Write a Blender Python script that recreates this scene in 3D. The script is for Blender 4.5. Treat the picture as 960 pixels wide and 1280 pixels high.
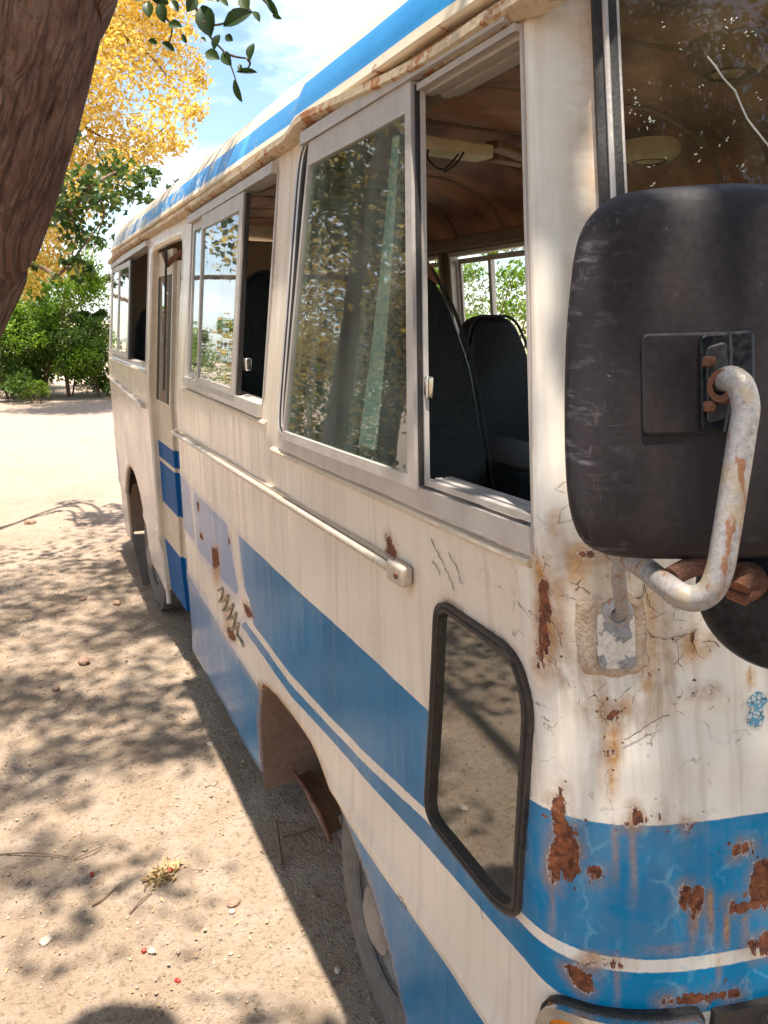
import bpy, bmesh, math, random
import numpy as np
from mathutils import Vector, Matrix, noise as mnoise
from mathutils.geometry import delaunay_2d_cdt
for o in list(bpy.data.objects): bpy.data.objects.remove(o)
SC=bpy.context.scene; COL=SC.collection
random.seed(7); RNG=np.random.default_rng(7)
# ================================================================ camera maths (world: +Y runs back along the bus, +Z up, camera above the origin)
FPX, IW, IH, CAMH = 960.0, 960, 1280, 1.84
def _basis():
    d=np.array([(10-480)/FPX,-(400-640)/FPX,1.0]); d/=np.linalg.norm(d)
    up=np.array([0,1.0,0]); fw=np.array([0,0,1.0])
    Z=up-fw*(up.dot(d)/fw.dot(d)); Z/=np.linalg.norm(Z)
    return np.array([-np.cross(d,Z),d,Z])
RC=_basis(); CAM=np.array([0,0,CAMH])
def ray(x,y): return RC@np.array([(x-480)/FPX,-(y-640)/FPX,1.0])
def proj(P):
    c=(np.asarray(P,float)-CAM)@RC; return np.stack([480+FPX*c[...,0]/c[...,2],640-FPX*c[...,1]/c[...,2],c[...,2]],-1)
def on_x(x,y,w): r=ray(x,y); return CAM+r*(w/r[0])
def on_y(x,y,w): r=ray(x,y); return CAM+r*(w/r[1])
def on_z(x,y,z=0): r=ray(x,y); return CAM+r*((z-CAMH)/r[2])
def on_d(x,y,d): return CAM+ray(x,y)*d

cam_data=bpy.data.cameras.new('camera'); cam=bpy.data.objects.new('camera',cam_data); COL.objects.link(cam)
cam_data.sensor_fit='VERTICAL'; cam_data.sensor_height=36; cam_data.sensor_width=27; cam_data.lens=36*FPX/IH
cam_data.clip_start=.02; cam_data.clip_end=3000
M=Matrix(((RC[0][0],RC[0][1],-RC[0][2],0),(RC[1][0],RC[1][1],-RC[1][2],0),(RC[2][0],RC[2][1],-RC[2][2],CAMH),(0,0,0,1)))
cam.matrix_world=M; SC.camera=cam
# ================================================================ light
SUN_EL, SUN_AZ_VEC = 84.0, (0.03,-1.0)     # almost overhead, a little from in front of the bus
_e=math.radians(SUN_EL); _h=Vector((SUN_AZ_VEC[0],SUN_AZ_VEC[1],0)).normalized()*math.cos(_e)
SUNV=Vector((_h.x,_h.y,math.sin(_e)))
sd=bpy.data.lights.new('sun','SUN'); sd.energy=5.0; sd.angle=math.radians(.9); sd.color=(1,.94,.84)
so=bpy.data.objects.new('sun',sd); COL.objects.link(so); so.rotation_euler=SUNV.to_track_quat('Z','Y').to_euler(); so.location=(0,0,30)
world=bpy.data.worlds.new('World'); SC.world=world; world.use_nodes=True
wt=world.node_tree; wt.nodes.clear()
def WN(t): return wt.nodes.new(t)
sky=WN('ShaderNodeTexSky'); sky.sky_type='NISHITA'; sky.sun_disc=False; sky.sun_elevation=_e; sky.sun_rotation=math.atan2(_h.x,_h.y)
sky.air_density=1.0; sky.dust_density=.6; sky.ozone_density=1.6
tc=WN('ShaderNodeTexCoord'); mp=WN('ShaderNodeMapping'); mp.inputs['Scale'].default_value=(1.3,1.3,3.2); mp.inputs['Location'].default_value=(.35,.1,.3)
cn=WN('ShaderNodeTexNoise'); cn.inputs['Scale'].default_value=2.6; cn.inputs['Detail'].default_value=9; cn.inputs['Roughness'].default_value=.58
cr=WN('ShaderNodeMapRange'); cr.inputs['From Min'].default_value=.45; cr.inputs['From Max'].default_value=.76
cm=WN('ShaderNodeMix'); cm.data_type='RGBA'; cm.inputs[7].default_value=(9.5,10.0,10.6,1)
bg=WN('ShaderNodeBackground'); bg.inputs['Strength'].default_value=.12
wo=WN('ShaderNodeOutputWorld')
L=wt.links.new
L(tc.outputs['Generated'],mp.inputs[0]); L(mp.outputs[0],cn.inputs['Vector']); L(cn.outputs['Fac'],cr.inputs['Value'])
L(cr.outputs[0],cm.inputs[0]); L(sky.outputs[0],cm.inputs[6]); L(cm.outputs[2],bg.inputs['Color']); L(bg.outputs[0],wo.inputs['Surface'])
SC.view_settings.view_transform='Standard'; SC.view_settings.look='None'; SC.view_settings.gamma=1; SC.view_settings.use_curve_mapping=False
SC.view_settings.exposure=1.22
SC.render.engine='CYCLES'; cy=SC.cycles
cy.use_denoising=True; cy.max_bounces=10; cy.diffuse_bounces=5; cy.glossy_bounces=4; cy.transmission_bounces=6; cy.transparent_max_bounces=14
cy.use_adaptive_sampling=True; cy.adaptive_threshold=.015; cy.caustics_reflective=False; cy.caustics_refractive=False; cy.sample_clamp_indirect=6

# ================================================================ bus shell surface: plan outline swept by a section, (u,z) -> xyz
BX=1.66
CTRL=[(1.66,.618),(1.45,.624),(1.2,.642),(.97,.679),(.84,.710),(.77,.738),(.71,.780),(.678,.825),(.663,.875),(.66,.94)]
def _spline(pts,n=24):
    P=np.array(pts,float); out=[]
    for i in range(len(P)-1):
        p0=P[max(i-1,0)];p1=P[i];p2=P[i+1];p3=P[min(i+2,len(P)-1)]
        for k in range(n):
            t=k/n; out.append(.5*((2*p1)+(-p0+p2)*t+(2*p0-5*p1+4*p2-p3)*t*t+(-p0+3*p1-3*p2+p3)*t**3))
    out.append(P[-1]); return np.array(out)
_fr=_spline(CTRL); REAR_Y=6.62; RR=.32
_a=np.linspace(0,math.pi/2,16)
PLAN=np.concatenate([_fr,np.stack([np.full(60,.66),np.linspace(.96,REAR_Y-RR-.01,60)],1),
   np.stack([.66+RR-RR*np.cos(_a),REAR_Y-RR+RR*np.sin(_a)],1),np.array([[BX,REAR_Y+.03]])])
_s=np.concatenate([[0],np.cumsum(np.linalg.norm(np.diff(PLAN,axis=0),axis=1))])
U=_s-_s[len(_fr)-1]+.94; UMIN,UMAX=float(U[0]),float(U[-1])     # along the straight side u is simply Y
ZS=[.0,.24,.54,.575,.60,.64,.99,1.29,1.51,2.29,2.345,2.47]; XS=[.022,.016,.008,.006,-.006,.003,0,0,.0,.08,.088,.18]
ZF=[.0,.49,.83,1.09,1.44,2.29,2.69]; YF=[-.03,-.045,-.045,.0,.07,.30,.42]
def surf(u,z,out=0.0):
    u=np.asarray(u,float); z=np.asarray(z,float)
    def S(u):
        px=np.interp(u,U,PLAN[:,0]); py=np.interp(u,U,PLAN[:,1])
        k=np.clip((u-.705)/.055,0,1)*np.clip((1.2-u)/.2,0,1); k=k*k*(3-2*k)*np.clip((z-1.30)/.25,0,1); px=px-(px-.66)*k     # upper corner pillar is tighter than the lower corner
        sx=np.interp(z,ZS,XS); fy=np.interp(z,ZF,YF)
        ay=np.interp(u,[UMIN,.9,1.25,1.6],[1,1,.75,0])
        ry=np.interp(u,[6.0,6.5,UMAX],[0,.6,1])*np.interp(z,[0,1,1.5,2.4],[-.06,0,0,-.16])
        return px+sx*(BX-px)/(BX-.66), py+fy*ay+ry
    x,y=S(u)
    if np.any(np.asarray(out)!=0):
        x1,y1=S(u+.004); x0,y0=S(u-.004)
        tx,ty=x1-x0,y1-y0; l=np.hypot(tx,ty)+1e-12
        x=x-out*ty/l; y=y+out*tx/l
    return np.stack([x,y,z+0*x],-1)
_ug,_zg=np.meshgrid(np.linspace(UMIN,UMAX-.9,700),np.linspace(.05,2.4,90)); _pg=proj(surf(_ug,_zg))
def at(x,y):
    d=np.hypot(_pg[...,0]-x,_pg[...,1]-y); d=np.where(_pg[...,2]>.1,d,1e9)
    near=d<max(14,d.min()*1.3); k=np.argmin(np.where(near,_pg[...,2]+d*.02,1e9)); u,z=_ug.flat[k],_zg.flat[k]
    for _ in range(40):
        F=lambda a,b: proj(surf(a,b))[:2]-(x,y)
        f=F(u,z); e=1e-4
        J=np.stack([(F(u+e,z)-f)/e,(F(u,z+e)-f)/e],1)
        try: dl=np.linalg.solve(J,f)
        except Exception: break
        n=np.abs(dl).max()
        if n>.1: dl*=.1/n
        u-=dl[0]; z-=dl[1]
        if np.abs(f).max()<.02: break
    return float(u),float(z)
def ats(*pts): return np.array([at(*p) for p in pts])
# ================================================================ helpers: objects
def link(o,parent=None):
    COL.objects.link(o)
    if parent is not None: o.parent=parent
    return o
def mesh_obj(name,V,F,m,parent=None,smooth=True):
    me=bpy.data.meshes.new(name); me.from_pydata([tuple(map(float,v)) for v in V],[],[tuple(int(i) for i in f) for f in F]); me.update()
    if smooth and len(me.polygons): me.polygons.foreach_set('use_smooth',[True]*len(me.polygons))
    for mm in (m if isinstance(m,(list,tuple)) else [m]): me.materials.append(mm)
    o=bpy.data.objects.new(name,me); return link(o,parent)
def empty(name,loc=(0,0,0)):
    o=bpy.data.objects.new(name,None); o.location=loc; o.empty_display_size=.1; return link(o)
def tag(o,label=None,cat=None,group=None,kind=None):
    if label: o['label']=label
    if cat: o['category']=cat
    if group: o['group']=group
    if kind: o['kind']=kind
    return o
class MB:
    """collects simple solids for ONE mesh"""
    def __init__(s): s.V=[]; s.F=[]
    def add(s,V,F):
        b=len(s.V); s.V+= [tuple(map(float,v)) for v in V]; s.F+=[tuple(i+b for i in f) for f in F]; return s
    def tube(s,pts,r,n=12,cap=True,closed=False):
        P=[Vector(p) for p in pts]; R=r if isinstance(r,(list,tuple,np.ndarray)) else [r]*len(P)
        V=[];F=[]; prev=None
        for i,p in enumerate(P):
            if closed: t=(P[(i+1)%len(P)]-P[i-1])
            else: t=(P[min(i+1,len(P)-1)]-P[max(i-1,0)])
            t.normalize()
            if prev is None:
                a=Vector((0,0,1)) if abs(t.z)<.9 else Vector((1,0,0)); nrm=(a-t*a.dot(t)).normalized()
            else: nrm=(prev-t*prev.dot(t)).normalized()
            prev=nrm; b=t.cross(nrm)
            for k in range(n):
                a=2*math.pi*k/n; V.append(p+nrm*(math.cos(a)*R[i])+b*(math.sin(a)*R[i]))
        m=len(P)
        for i in range(m if closed else m-1):
            for k in range(n):
                F.append((i*n+k,i*n+(k+1)%n,((i+1)%m)*n+(k+1)%n,((i+1)%m)*n+k))
        if cap and not closed: F+= [tuple(range(n))[::-1],tuple((m-1)*n+k for k in range(n))]
        return s.add(V,F)
    def box(s,c,d,rot=None,bev=0):
        bm=bmesh.new(); bmesh.ops.create_cube(bm,size=1)
        for v in bm.verts: v.co=Vector((v.co.x*d[0],v.co.y*d[1],v.co.z*d[2]))
        if bev: bmesh.ops.bevel(bm,geom=bm.edges[:],offset=bev,segments=3,affect='EDGES',profile=.6)
        Mx=Matrix.Translation(c)@(rot.to_4x4() if rot else Matrix())
        bm.verts.index_update(); s.add([Mx@v.co for v in bm.verts],[[v.index for v in f.verts] for f in bm.faces]); bm.free(); return s
    def lathe(s,prof,Mx,n=32):
        V=[];F=[]
        for (r,h) in prof:
            for k in range(n):
                a=2*math.pi*k/n; V.append(Mx@Vector((r*math.cos(a),r*math.sin(a),h)))
        for i in range(len(prof)-1):
            for k in range(n): F.append((i*n+k,i*n+(k+1)%n,(i+1)*n+(k+1)%n,(i+1)*n+k))
        return s.add(V,F)
    def build(s,name,m,parent=None,smooth=True,sharp=None):
        o=mesh_obj(name,s.V,s.F,m,parent,smooth)
        if smooth: auto_smooth(o,sharp or 40)
        return o
def auto_smooth(o,deg=40):
    me=o.data; bm=bmesh.new(); bm.from_mesh(me); c=math.radians(deg)
    bmesh.ops.recalc_face_normals(bm,faces=bm.faces[:])
    for e in bm.edges:
        e.smooth = (len(e.link_faces)==2 and e.calc_face_angle(0)<c)
    bm.to_mesh(me); bm.free()
def bevel(o,w,seg=2):
    b=o.modifiers.new('bevel','BEVEL'); b.width=w; b.segments=seg; b.limit_method='ANGLE'; b.angle_limit=math.radians(35); return o
def smooth_poly(pts,n=8):
    return _spline(pts,n)
def resample(poly,step,closed=True):
    P=np.array(poly,float); out=[]
    m=len(P)
    for i in range(m if closed else m-1):
        a,b=P[i],P[(i+1)%m]; k=max(1,int(np.linalg.norm(b-a)/step+.5))
        for j in range(k): out.append(a+(b-a)*j/k)
    if not closed: out.append(P[-1])
    return np.array(out)
def rounded(poly,r,n=5):
    """round the corners of a closed polygon; r scalar or one per corner"""
    P=np.array(poly,float); m=len(P); out=[]
    rs=r if hasattr(r,'__len__') else [r]*m
    for i in range(m):
        p,a,b=P[i],P[i-1],P[(i+1)%m]
        la,lb=np.linalg.norm(a-p),np.linalg.norm(b-p); q=min(rs[i],la*.45,lb*.45)
        s,e=p+(a-p)/la*q,p+(b-p)/lb*q
        for k in range(n+1):
            t=k/n; out.append((1-t)**2*s+2*t*(1-t)*p+t*t*e)
    return np.array(out)
def inset(poly,d):
    P=np.array(poly,float); m=len(P); A=np.roll(P,1,0);B=np.roll(P,-1,0)
    area=.5*np.sum(P[:,0]*B[:,1]-B[:,0]*P[:,1]); sg=1 if area>0 else -1
    e1=P-A;e2=B-P
    n1=np.stack([-e1[:,1],e1[:,0]],1);n2=np.stack([-e2[:,1],e2[:,0]],1)
    n1/=np.linalg.norm(n1,axis=1)[:,None]+1e-12;n2/=np.linalg.norm(n2,axis=1)[:,None]+1e-12
    b=n1+n2; b/=np.linalg.norm(b,axis=1)[:,None]+1e-12
    k=np.clip(np.sum(b*n1,1),.35,1)
    return P+sg*b*(d/k)[:,None]
def inside(P,poly):
    x,y=P[:,0],P[:,1]; r=np.zeros(len(P),bool); q=np.asarray(poly); j=len(q)-1
    for i in range(len(q)):
        xi,yi=q[i];xj,yj=q[j]
        c=((yi>y)!=(yj>y))&(x<(xj-xi)*(y-yi)/((yj-yi) if abs(yj-yi)>1e-12 else 1e-12)+xi); r^=c; j=i
    return r
def seg_dist(P,poly,closed=True):
    q=np.asarray(poly,float); d=np.full(len(P),1e9); m=len(q)
    for i in range(m if closed else m-1):
        a,b=q[i],q[(i+1)%m]; ab=b-a; L2=ab@ab+1e-15
        t=np.clip(((P-a)@ab)/L2,0,1); d=np.minimum(d,np.linalg.norm(P-(a+t[:,None]*ab),axis=1))
    return d
def sdf(P,poly): d=seg_dist(P,poly); return np.where(inside(P,poly),d,-d)
def side_sign(far): return -1 if far else 1
def smap(uz,out=0.0,far=False):
    p=surf(uz[:,0],uz[:,1],out)
    if far: p=p.copy(); p[:,0]=2*BX-p[:,0]
    return p
def ring(name,outer,inner,o0,o1,m,parent,far=False,sharp=50,inner_out=None):
    """frame between two (u,z) polygons with equal point count, from offset o1 (back) to o0 (front)"""
    n=len(outer); V=np.concatenate([smap(outer,o0,far),smap(inner,o0 if inner_out is None else inner_out,far),smap(outer,o1,far),smap(inner,o1,far)])
    F=[]
    for i in range(n):
        j=(i+1)%n
        F+=[(i,j,n+j,n+i),(2*n+j,2*n+i,3*n+i,3*n+j),(i,2*n+i,2*n+j,j),(n+j,3*n+j,3*n+i,n+i)]
    o=mesh_obj(name,V,F,m,parent); auto_smooth(o,sharp); return o
def slab(name,poly,o0,o1,m,parent,far=False,step=.06,smooth=True):
    """solid plate following the shell between offsets o0 (front) and o1 (back)"""
    P=resample(poly,step); n=len(P); V=np.concatenate([smap(P,o0,far),smap(P,o1,far)])
    F=[tuple(range(n)),tuple(range(2*n-1,n-1,-1))]+[(i,n+i,n+(i+1)%n,(i+1)%n) for i in range(n)]
    o=mesh_obj(name,V,F,m,parent,smooth); auto_smooth(o,40); return o
def strip(name,path,r,out,m,parent,far=False,n=8):
    """round moulding along a (u,z) path"""
    P=resample(path,.05,False); mb=MB(); mb.tube(smap(P,out,far),r,n); return mb.build(name,m,parent)
# ================================================================ helpers: materials
def new_mat(name):
    m=bpy.data.materials.new(name); m.use_nodes=True; t=m.node_tree; t.nodes.clear()
    return m,t
class NB:
    def __init__(s,name): s.m,s.t=new_mat(name)
    def n(s,typ,props=None,**inp):
        nd=s.t.nodes.new(typ)
        for k,v in (props or {}).items(): setattr(nd,k,v)
        for k,v in inp.items():
            key=int(k[1:]) if k[0]=='i' and k[1:].isdigit() else k.replace('_',' ')
            s.set(nd.inputs[key],v)
        return nd
    def set(s,sock,v):
        if hasattr(v,'is_output'): s.t.links.new(v,sock)
        elif isinstance(v,tuple) and len(v)==3 and sock.type=='RGBA': sock.default_value=(*v,1)
        else: sock.default_value=v
    def math(s,op,a,b=0.0,c=None,clamp=False):
        nd=s.t.nodes.new('ShaderNodeMath'); nd.operation=op; nd.use_clamp=clamp
        s.set(nd.inputs[0],a); s.set(nd.inputs[1],b)
        if c is not None: s.set(nd.inputs[2],c)
        return nd.outputs[0]
    def rng(s,v,a,b,c=0.0,d=1.0,smooth=False):
        nd=s.t.nodes.new('ShaderNodeMapRange'); nd.clamp=True
        if smooth: nd.interpolation_type='SMOOTHSTEP'
        for i,x in enumerate((v,a,b,c,d)): s.set(nd.inputs[i],x)
        return nd.outputs[0]
    def mix(s,f,a,b,mode='MIX'):
        nd=s.t.nodes.new('ShaderNodeMix'); nd.data_type='RGBA'; nd.blend_type=mode
        s.set(nd.inputs[0],f); s.set(nd.inputs[6],a); s.set(nd.inputs[7],b); return nd.outputs[2]
    def noise(s,vec,scale,detail=4,rough=.55,dist=0.0):
        nd=s.n('ShaderNodeTexNoise',Scale=scale,Detail=detail,Roughness=rough,Distortion=dist); 
        if vec is not None: s.set(nd.inputs['Vector'],vec)
        return nd.outputs[0]
    def voro(s,vec,scale,feature='F1',rand=1.0):
        nd=s.n('ShaderNodeTexVoronoi',{'feature':feature},Scale=scale,Randomness=rand)
        if vec is not None: s.set(nd.inputs['Vector'],vec)
        return nd
    def scale(s,vec,x,y,z):
        nd=s.n('ShaderNodeMapping'); s.set(nd.inputs[0],vec); nd.inputs['Scale'].default_value=(x,y,z); return nd.outputs[0]
    def attr(s,name): return s.n('ShaderNodeAttribute',{'attribute_name':name}).outputs['Fac']
    def obj(s): return s.n('ShaderNodeTexCoord').outputs['Object']
    def bump(s,h,strength=.3,dist=.01,normal=None):
        nd=s.n('ShaderNodeBump',Strength=strength,Distance=dist); s.set(nd.inputs['Height'],h)
        if normal is not None: s.set(nd.inputs['Normal'],normal)
        return nd.outputs[0]
    def pbsdf(s,color,rough=.5,metal=0.0,normal=None,spec=.5,**kw):
        p=s.n('ShaderNodeBsdfPrincipled'); s.set(p.inputs['Base Color'],color); s.set(p.inputs['Roughness'],rough); s.set(p.inputs['Metallic'],metal)
        s.set(p.inputs['Specular IOR Level'],spec)
        if normal is not None: s.set(p.inputs['Normal'],normal)
        for k,v in kw.items(): s.set(p.inputs[k.replace('_',' ')],v)
        return p.outputs[0]
    def out(s,sh,disp=None):
        o=s.n('ShaderNodeOutputMaterial'); s.t.links.new(sh,o.inputs[0]); return s.m
def simple(name,c1,c2,scale=8,rough=.6,metal=0.0,bumpv=.15,detail=6,spec=.4,dust=None,stretch=(1,1,1)):
    b=NB(name); co=b.scale(b.obj(),*stretch); n1=b.noise(co,scale,detail,.62); n2=b.noise(co,scale*9,4,.6)
    f=b.rng(n1,.32,.68); col=b.mix(f,c1,c2)
    if dust: col=b.mix(b.math('MULTIPLY',b.rng(n2,.42,.7),dust[3]),col,dust[:3])
    r=b.rng(n2,.3,.7,max(rough-.12,.05),min(rough+.12,1))
    return b.out(b.pbsdf(col,r,metal,b.bump(n2,bumpv,.004),spec))
# ================================================================ materials
def body_paint():
    b=NB('painted_body'); uvn=b.n('ShaderNodeUVMap',{'uv_map':'uz'}).outputs[0]
    A={k:b.attr(k) for k in ('blue','rust','stain','fade','crackle','vein','front','dirt')}
    nL=b.noise(uvn,3.2,5,.6); nM=b.noise(uvn,22,6,.65); nF=b.noise(uvn,95,5,.65); nS=b.noise(b.scale(uvn,38,1.2,1),1.0,5,.62)
    cream=b.mix(b.rng(nL,.3,.7),(.82,.70,.57),(.73,.61,.49))
    cream=b.mix(b.math('MULTIPLY',A['front'],.85),cream,b.mix(b.rng(nL,.3,.7),(.82,.765,.675),(.76,.70,.60)))  # front toned cooler and whiter: its sky light is put into the cream
    cream=b.mix(b.math('MULTIPLY',b.rng(nS,.50,.70),.42),cream,(.48,.37,.28))            # dried water runs
    cream=b.mix(b.math('MULTIPLY',b.rng(b.noise(uvn,40,6,.7),.66,.74),.4),cream,(.40,.28,.18))
    cream=b.mix(b.math('MULTIPLY',A['fade'],.75),cream,(.42,.40,.48))
    blue=b.mix(b.rng(nL,.3,.7),(.0005,.125,.27),(.0005,.18,.36)); blue=b.mix(b.math('MULTIPLY',A['front'],.8),blue,b.mix(b.rng(nL,.3,.7),(.0005,.185,.37),(.0005,.24,.46)))  # front blue lightened too: the brighter light there is painted into the colour
    blue=b.mix(b.math('MULTIPLY',b.rng(nS,.5,.75),.22),blue,(.05,.22,.36))
    blue=b.mix(b.math('MULTIPLY',b.rng(nM,.5,.75),.22),blue,(.012,.22,.40))
    dusty=b.math('MULTIPLY',b.math('SUBTRACT',1.0,A['front']),b.rng(nL,.25,.75,.0,.09))
    blue=b.mix(dusty,blue,(.30,.33,.40))
    blue=b.mix(b.math('MULTIPLY',A['fade'],.8),blue,(.33,.35,.47))
    wob=b.math('MULTIPLY_ADD',b.math('SUBTRACT',nM,.5),.004,A['blue']); wob=b.math('MULTIPLY_ADD',b.math('SUBTRACT',nF,.5),.004,wob)
    col=b.mix(b.rng(wob,-.0009,.0009),cream,blue)
    # pale scratch veins in the blue
    dv=b.n('ShaderNodeVectorMath',{'operation':'ADD'}); b.set(dv.inputs[0],uvn)
    nv=b.n('ShaderNodeTexNoise',Scale=26.0,Detail=4.0); b.set(nv.inputs['Vector'],uvn)
    sc=b.n('ShaderNodeVectorMath',{'operation':'SCALE'}); b.set(sc.inputs[0],nv.outputs['Color']); sc.inputs['Scale'].default_value=.05; b.set(dv.inputs[1],sc.outputs[0])
    ve=b.voro(b.scale(dv.outputs[0],1.25,.85,1),19,'DISTANCE_TO_EDGE').outputs[0]
    vm=b.math('MULTIPLY',b.rng(ve,.0,.11,1,0),b.math('MULTIPLY',A['vein'],b.rng(b.noise(uvn,15,3),.5,.62)))
    col=b.mix(b.math('MULTIPLY',vm,.42),col,(.22,.46,.60))
    # hairline cracks in the cream
    ce=b.voro(b.scale(dv.outputs[0],1,1,1),13,'DISTANCE_TO_EDGE').outputs[0]
    cm_=b.math('MULTIPLY',b.rng(ce,.003,.013,1,0),b.math('MULTIPLY',A['crackle'],b.rng(b.noise(uvn,24,3),.50,.56)))
    # rust stains
    dm=b.math('MULTIPLY',A['dirt'],b.rng(b.math('ADD',b.math('MULTIPLY',b.noise(uvn,9,6,.7,.6),.65),b.math('MULTIPLY',nS,.35)),.40,.58)); col=b.mix(b.math('MULTIPLY',dm,.75),col,b.mix(nF,(.30,.19,.11),(.45,.32,.20)))
    st=b.math('MULTIPLY',A['stain'],b.rng(b.math('ADD',b.math('MULTIPLY',nM,.6),b.math('MULTIPLY',nS,.4)),.30,.50),clamp=True)
    col=b.mix(st,col,b.mix(b.rng(nF,.4,.6),(.60,.30,.06),(.36,.13,.03)))
    col=b.mix(b.math('MULTIPLY',cm_,.85),col,(.12,.07,.045))
    # bare rust
    n2=b.noise(uvn,48,6,.7,.5)
    r=b.math('MULTIPLY_ADD',b.math('SUBTRACT',n2,.5),.030,A['rust']); r=b.math('MULTIPLY_ADD',b.math('SUBTRACT',nF,.5),.012,r); r=b.math('MULTIPLY_ADD',b.rng(b.noise(b.scale(uvn,150,14,1),1,4,.6),.52,.66),-.010,r)
    halo=b.math('MULTIPLY',b.rng(A['rust'],-.022,.0),b.rng(nM,.38,.6)); col=b.mix(b.math('MULTIPLY',halo,.72),col,(.33,.16,.06))
    spk=b.math('MULTIPLY',b.rng(A['rust'],-.05,-.01),b.rng(b.noise(uvn,70,3,.6),.64,.67)); r=b.math('MAXIMUM',r,b.math('MULTIPLY_ADD',spk,.02,-.012))
    ringm=b.math('MULTIPLY',b.rng(r,-.003,-.0005),b.rng(A['rust'],-.03,-.012))
    col=b.mix(b.math('MULTIPLY',b.math('MULTIPLY',ringm,b.rng(nM,.45,.6)),.75),col,(.70,.66,.60))
    rm=b.rng(r,-.0006,.0006)
    nR=b.noise(uvn,60,7,.7)
    rc=b.mix(b.rng(nR,.38,.62),(.060,.022,.013),(.27,.085,.035)); rc=b.mix(b.math('MULTIPLY',b.rng(nF,.58,.7),.5),rc,(.42,.27,.17))
    col=b.mix(rm,col,rc)
    rough=b.math('ADD',b.math('MULTIPLY',b.rng(nL,.3,.7,.20,.30),1.0),b.math('MULTIPLY',rm,.5),clamp=True)
    ripple=b.noise(b.scale(uvn,16,.9,1),1,2,.5)
    h=ripple
    nrm=b.bump(h,.34,.012)
    nrm=b.bump(b.math('ADD',b.math('MULTIPLY',rm,-.6),b.math('ADD',b.math('MULTIPLY',b.math('MULTIPLY',rm,nR),1.6),b.math('MULTIPLY',cm_,-.5))),.6,.003,nrm)
    return b.out(b.pbsdf(col,rough,0.0,nrm,b.math('MULTIPLY_ADD',b.rng(wob,-.0009,.0009),-.24,.44)))
M_BODY=body_paint()
M_LINING=simple('inner_lining',(.30,.22,.15),(.20,.14,.10),5,.65)
M_CREAM=simple('cream_paint',(.66,.55,.41),(.55,.44,.32),9,.42,dust=(.40,.26,.15,.35))
M_CREAMRUST=None
def gutter_mat():
    b=NB('rusty_cream_gutter'); o=b.obj(); n=b.noise(o,7,7,.68); f=b.noise(o,60,5,.6)
    c=b.mix(b.rng(f,.35,.65),(.58,.47,.32),(.46,.35,.22)); c=b.mix(b.rng(b.math('ADD',b.math('MULTIPLY',n,.6),b.math('MULTIPLY',f,.4)),.515,.56),c,b.mix(f,(.26,.09,.03),(.42,.17,.05)))
    return b.out(b.pbsdf(c,.6,0,b.bump(f,.4,.006)))
M_GUTTER=gutter_mat()
M_ALU=simple('weathered_aluminium',(.62,.57,.53),(.48,.43,.40),14,.42,.35,.12,dust=(.60,.50,.40,.5))
M_RUBBER=simple('perished_black_rubber',(.012,.011,.012),(.028,.025,.023),20,.55,dust=(.20,.15,.11,.15))
M_BROWNRUB=simple('dusty_rubber_seal',(.018,.015,.014),(.045,.032,.026),30,.5,dust=(.20,.14,.10,.4))
M_CHROME=simple('pitted_chrome',(.74,.73,.72),(.60,.57,.54),25,.20,.95,.03,dust=(.42,.30,.2,.10))
M_STEELPAINT=None
def tube_paint():
    b=NB('peeling_silver_paint'); o=b.obj(); n=b.noise(o,24,7,.7); f=b.noise(o,160,5,.6); s=b.noise(b.scale(o,1,1,.35),42,5,.65)
    c=b.mix(b.rng(f,.35,.65),(.36,.33,.315),(.25,.225,.21)); c=b.mix(b.math('MULTIPLY',b.rng(n,.50,.60),.75),c,(.34,.26,.16))
    c=b.mix(b.rng(s,.57,.62),c,b.mix(f,(.20,.085,.04),(.30,.15,.08))); c=b.mix(b.rng(f,.70,.73),c,(.03,.025,.02))
    return b.out(b.pbsdf(c,b.rng(f,.3,.7,.35,.6),.25,b.bump(b.math('ADD',f,n),.35,.003)))
M_TUBE=tube_paint()
def black_plastic():
    b=NB('sun_bleached_black_plastic'); o=b.obj(); n=b.noise(o,7,5,.6); f=b.noise(o,120,5,.65); s=b.noise(b.scale(o,30,30,120),1,4,.6); s2=b.noise(b.scale(o,160,160,9),1,3,.6)
    e=b.attr('edge')
    c=b.mix(b.rng(n,.3,.7),(.026,.018,.018),(.015,.012,.013)); c=b.mix(b.math('MULTIPLY',b.rng(f,.45,.75),.18),c,(.075,.055,.055))
    sc=b.math('MULTIPLY',b.math('MAXIMUM',b.rng(s,.52,.66),b.rng(s2,.6,.72)),b.math('MULTIPLY',e,b.rng(b.noise(o,40,4),.4,.62)))
    c=b.mix(b.math('MULTIPLY',sc,.6),c,(.20,.18,.19)); c=b.mix(b.rng(f,.73,.76),c,(.35,.32,.32))
    return b.out(b.pbsdf(c,b.rng(f,.3,.7,.48,.66),0,b.bump(f,.12,.002),.26))
M_PLASTIC=black_plastic()
M_BLACKDISC=simple('scuffed_black_enamel',(.004,.0045,.006),(.008,.008,.010),12,.4,dust=(.16,.155,.16,.10),spec=.18)
M_RUST=simple('deep_rust',(.065,.026,.017),(.17,.06,.032),40,.85,bumpv=.6,dust=(.36,.18,.09,.4))
M_VINYL=simple('black_vinyl',(.007,.009,.011),(.014,.016,.019),10,.52,dust=(.10,.09,.085,.3),spec=.35)
M_TORN=simple('torn_brown_vinyl',(.34,.15,.07),(.20,.08,.04),14,.7)
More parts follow.
